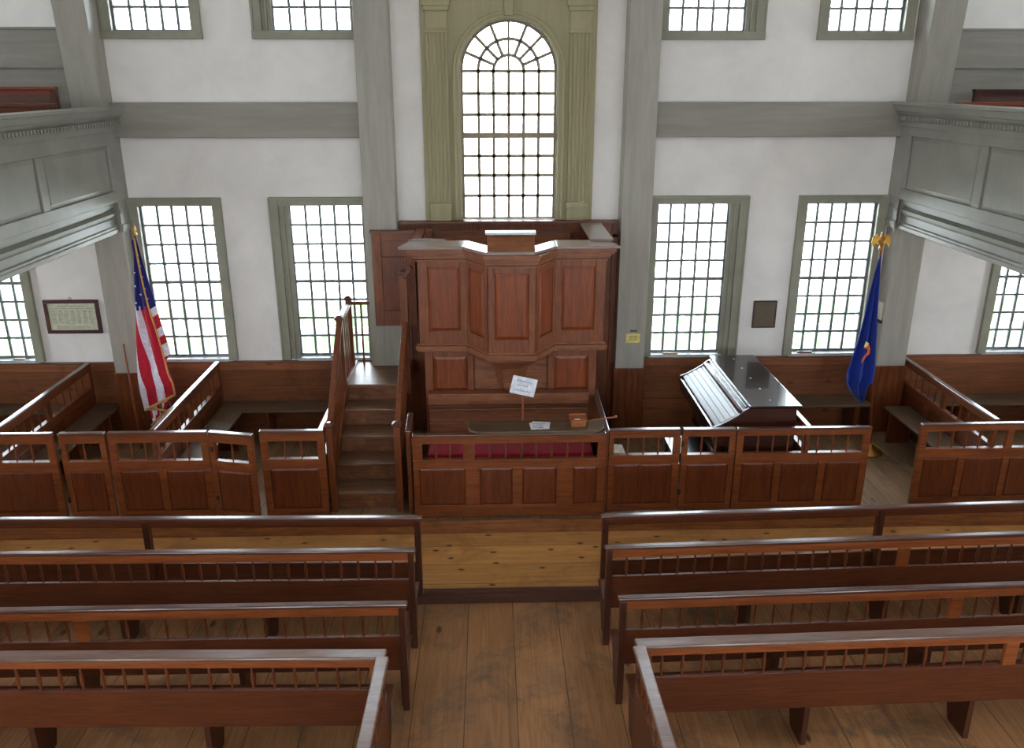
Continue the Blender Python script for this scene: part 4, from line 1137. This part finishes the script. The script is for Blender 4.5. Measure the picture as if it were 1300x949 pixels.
# stars on the canton
def star(mb, x, y, z, R):
    pts = []
    for k in range(10):
        a = PI / 2 + k * PI / 5 + 0.2; rr_ = R if k % 2 == 0 else R * 0.42
        pts.append((x + rr_ * math.cos(a), y, z + rr_ * math.sin(a)))
    mb.add([(x, y - 0.002, z)] + pts, [(0, 1 + (k + 1) % 10, 1 + k) for k in range(10)], 1)
for (x, z) in ((-4.147, 2.02), (-4.13, 2.22), (-4.08, 2.12), (-4.115, 2.38)): star(mb, x, -0.825, z, 0.016)
emit('front_fall', mb, [M['fred'], M['fwhite'], M['fblue']], r)
# back fall behind the fringe: canton above, short stripes below
TB = [(1.27, -3.925, -3.90), (1.33, -3.96, -3.855), (1.45, -3.97, -3.87), (1.62, -3.985, -3.90), (1.80, -4.02, -3.935), (1.95, -4.04, -3.955), (2.10, -4.05, -3.98), (2.40, -4.075, -4.02), (2.78, -4.085, -4.062)]
zs2 = [2.78 - (2.78 - 1.28) * k / 30 for k in range(31)]
grid = []
for z in zs2:
    l, rr = interp(TB, z); row = []
    for q in range(7):
        u = q / 6; row.append((l - 0.03 + (rr - l + 0.03) * u, -0.765 - 0.012 * math.sin(u * 5 + z * 3), z + 0.07 * (u - 0.5)))
    grid.append(row)
mb = MB()
def cb(j, i):
    z = zs2[j]
    if z > 1.95: return 2
    return 0 if int((1.95 - z) / 0.115) % 2 == 1 else 1
solid(mb, grid, cb)
for (x, z) in ((-4.035, 2.18), (-4.045, 2.32), (-4.02, 2.06), (-4.055, 2.45), (-4.06, 2.58)): star(mb, x, -0.79, z, 0.013)
emit('back_fall', mb, [M['fred'], M['fwhite'], M['fblue']], r)
# lower tail
zs3 = [0.80 - 0.36 * k / 12 for k in range(13)]
grid = []
for z in zs3:
    t = (0.80 - z) / 0.36; row = []
    l = -4.235 + 0.03 * t; rr = -3.93 - 0.02 * t
    for q in range(9):
        u = q / 8; row.append((l + (rr - l) * u * (1 - 0.25 * t), -0.725 - 0.01 * math.sin(u * 7), z + 0.22 * t * u + 0.0))
    grid.append(row)
mb = MB(); solid(mb, grid, lambda j, i: (0, 0, 1, 1, 0, 0, 1, 0)[min((i + j // 5) % 8, 7)])
emit('tail', mb, [M['fred'], M['fwhite']], r)
fr = MB()
def ribbon(mb, pts, w=0.014): mb.tube(pts, w, 6)
edge = [(interp(TF, z)[1] + 0.004, -0.80, z + 0.095 * max(0, 1 - (z - 0.74) / 0.5)) for z in zs]
ribbon(fr, edge, 0.010)
e2 = [(-4.245, -0.80, 0.655), (-4.15, -0.81, 0.70), (-4.05, -0.80, 0.75), (-3.95, -0.81, 0.80), (-3.865, -0.80, 0.845)]
ribbon(fr, e2, 0.017)
ribbon(fr, [(-4.23, -0.79, 0.66), (-4.10, -0.785, 0.655), (-3.98, -0.78, 0.63), (-3.95, -0.78, 0.64)], 0.013)
ribbon(fr, [(-3.95, -0.78, 0.65), (-4.05, -0.78, 0.58), (-4.20, -0.78, 0.44)], 0.016)
ribbon(fr, [(-3.94, -0.78, 0.74), (-3.93, -0.78, 0.66), (-3.96, -0.78, 0.61)], 0.009)
emit('gold_fringe', fr, M['gold'], r, smooth=True)

tag(emit('wooden_rod', MB().tube([(-4.49, -0.52, 0.0), (-4.545, -0.42, 0.6), (-4.62, -0.295, 1.34)], [0.013, 0.013, 0.009], 8), M['pole'], None, smooth=True), 'thin brown rod leaning on the post beside the striped flag', 'rod')

r = thing('blue_flag', 'blue flag with orange emblem on a pole topped by a gold eagle', 'flag', (4.75, -0.9, 0))
emit('pole', MB().tube([(4.80, -0.88, 0.03), (4.63, -0.90, 1.6), (4.56, -0.90, 2.60)], 0.014, 10), M['pole'], r, smooth=True)
emit('stand', MB().lathe([(0.15, 0), (0.15, 0.02), (0.05, 0.05), (0.03, 0.12), (0.02, 0.13)], (4.80, -0.88, 0), 20), M['brass'], r, smooth=True)
eg = MB(); ex, ey, ez = 4.558, -0.90, 2.60
eg.lathe([(0.014, 0), (0.026, 0.02), (0.026, 0.04), (0.012, 0.06)], (ex, ey, ez), 10)
eg.lathe([(0.010, 0.05), (0.034, 0.09), (0.038, 0.13), (0.022, 0.17), (0.018, 0.19), (0.02, 0.205), (0.006, 0.225)], (ex, ey, ez), 10)
for s in (-1, 1):
    pts = [(0.01, 0.15), (0.06, 0.20), (0.105, 0.17), (0.115, 0.10), (0.095, 0.05), (0.075, 0.09), (0.03, 0.08)]
    vs = [(ex + s * a, ey - 0.008 + 0.1 * a, ez + b) for a, b in pts] + [(ex + s * a, ey + 0.008 + 0.1 * a, ez + b) for a, b in pts]
    n = len(pts); eg.add(vs, [tuple(range(n)), tuple(reversed(range(n, 2 * n)))] + [(i, i + n, (i + 1) % n + n, (i + 1) % n) for i in range(n)])
emit('gold_eagle', eg, M['brass'], r)
TV = [(0.72, 4.50, 4.56), (0.80, 4.46, 4.60), (0.93, 4.35, 4.60), (1.00, 4.33, 4.665), (1.10, 4.315, 4.668), (1.25, 4.345, 4.655), (1.5, 4.395, 4.627), (1.8, 4.44, 4.605), (2.1, 4.47, 4.585), (2.4, 4.515, 4.567), (2.56, 4.545, 4.555)]
zs = [2.56 - (2.56 - 0.72) * k / 40 for k in range(41)]
grid = []
for z in zs:
    l, rr = interp(TV, z); row = []
    for q in range(33):
        u = q / 32
        a = 0.055 * min(1, (2.65 - z) / 1.1)
        row.append((l + (rr - l) * u, -0.93 - a * math.sin(u * 2 * PI * 2.1 + (2.6 - z) * 0.5 + 0.8), z + 0.0 * u))
    grid.append(row)
mb = MB(); solid(mb, grid, lambda j, i: 0)
emit('cloth', mb, M['vblue'], r, smooth=True)
em = MB()
def emb(pts, y=-1.0):
    n = len(pts); em.add([(a, y, b) for a, b in pts] + [(a, y + 0.004, b) for a, b in pts], [tuple(range(n)), tuple(reversed(range(n, 2 * n)))] + [(i, i + n, (i + 1) % n + n, (i + 1) % n) for i in range(n)], 0)
emb([(4.475, 1.43), (4.50, 1.50), (4.53, 1.49), (4.56, 1.43), (4.555, 1.36), (4.52, 1.33), (4.49, 1.27), (4.47, 1.24), (4.475, 1.31), (4.52, 1.37), (4.53, 1.42), (4.50, 1.44)])
emit('emblem', em, M['orange'], r)
em = MB(); emb([(4.475, 1.45), (4.49, 1.525), (4.53, 1.50), (4.51, 1.46)], -1.003); emit('emblem_crest', em, M['yellow'], r)
# small framed card clipped on the post side behind the blue flag
r = thing('side_card', 'small cream card on a dark bracket at the post behind the blue flag', 'card', (5.03, -0.2, 1.5))
emit('card', MB().box(5.032, 5.045, -0.22, -0.06, 1.55, 1.78), M['card'], r)
emit('bracket', MB().box(5.02, 5.046, -0.24, -0.04, 1.51, 1.55), M['iron'], r, 0.002)
tag(emit('loose_rope', MB().tube([(4.60, -0.62, 0.009), (4.78, -0.54, 0.009), (4.93, -0.60, 0.009), (4.985, -0.78, 0.009), (4.99, -0.98, 0.009)], 0.009, 6), M['rope'], None, smooth=True), 'short yellow rope lying on the floor in the open gap', 'rope')

for o in list(COL.objects):
    st = o.name.split('.')[0]
    gname = {'box_pew': 'box pews along the pulpit wall', 'spindle_pew': 'spindle-backed bench pews facing the pulpit', 'front_rail': 'open rails ahead of the bench pews',
             'timber_post': 'grey timber posts against the pulpit wall', 'window_stick': 'sticks on the window sills', 'paper_sheet': 'sheets on the table leaf',
             'gallery_pew': 'pews up in the side galleries', 'side_gallery': 'side galleries'}.get(st)
    if gname and o.parent is None: o['group'] = gname

# ------------------------------------------------------------------ outside
o = struct('lawn', MB().box(-45, 45, 0.4, 9.0, -0.75, -0.65), M['grass'])
o['label'] = 'green lawn outside the windows'
g = struct('whiteout_plane', MB().box(-70, 70, 9.0, 90, -0.76, -0.66).box(-70, XL - 1, -40, 0.4, -0.76, -0.66).box(XR + 1, 70, -40, 0.4, -0.76, -0.66), M['whiteout']); g['label'] = 'pale gravel ground added past the lawn so the windows burn white'  # pale ground added so the view past the lawn burns out white
r = thing('picket_fence', 'white picket fence on the lawn outside the windows', 'fence', (0.3, 4.0, -0.65))
rl = MB().box(-14, 14.6, 4.02, 4.06, -0.35, -0.27).box(-14, 14.6, 4.02, 4.06, 0.12, 0.20); emit('fence_rail', rl, M['fence'], r)
pk = MB(); x = -14
while x < 14.5:
    pk.add([(x, 4.0, -0.65), (x + 0.085, 4.0, -0.65), (x + 0.085, 4.0, 0.36), (x + 0.042, 4.0, 0.43), (x, 4.0, 0.36), (x, 4.02, -0.65), (x + 0.085, 4.02, -0.65), (x + 0.085, 4.02, 0.36), (x + 0.042, 4.02, 0.43), (x, 4.02, 0.36)],
           [(0, 1, 2, 3, 4), (9, 8, 7, 6, 5), (0, 5, 6, 1), (1, 6, 7, 2), (2, 7, 8, 3), (3, 8, 9, 4), (4, 9, 5, 0)])
    x += 0.19
pko = emit('pickets', pk, M['fence'], r); pko['kind'] = 'stuff'

# ------------------------------------------------------------------ sky, camera, view
w = bpy.data.worlds.new('sky'); scene.world = w; w.use_nodes = True
bg = w.node_tree.nodes['Background']
bg.inputs[0].default_value = (0.82, 0.91, 1.0, 1); bg.inputs[1].default_value = 6.0

cam = bpy.data.cameras.new('camera'); co = bpy.data.objects.new('camera', cam); COL.objects.link(co); scene.camera = co
F = 1017.9; pitch = 0.31424; yaw = 0.027844
cam.sensor_fit = 'HORIZONTAL'; cam.sensor_width = 36.0; cam.lens = F / 1300 * 36
cam.shift_y = -(949 / 2 - 430) / 1300.0
co.location = (0, -10, 4.52)
co.rotation_euler = (PI / 2 - pitch, 0, -yaw)
cam.clip_start = 0.05; cam.clip_end = 200
vs = scene.view_settings
vs.view_transform = 'Standard'; vs.look = 'None'; vs.gamma = 1; vs.exposure = 1.72; vs.use_curve_mapping = False
scene.cycles.max_bounces = 10; scene.cycles.diffuse_bounces = 6; scene.cycles.glossy_bounces = 4; scene.cycles.transparent_max_bounces = 12
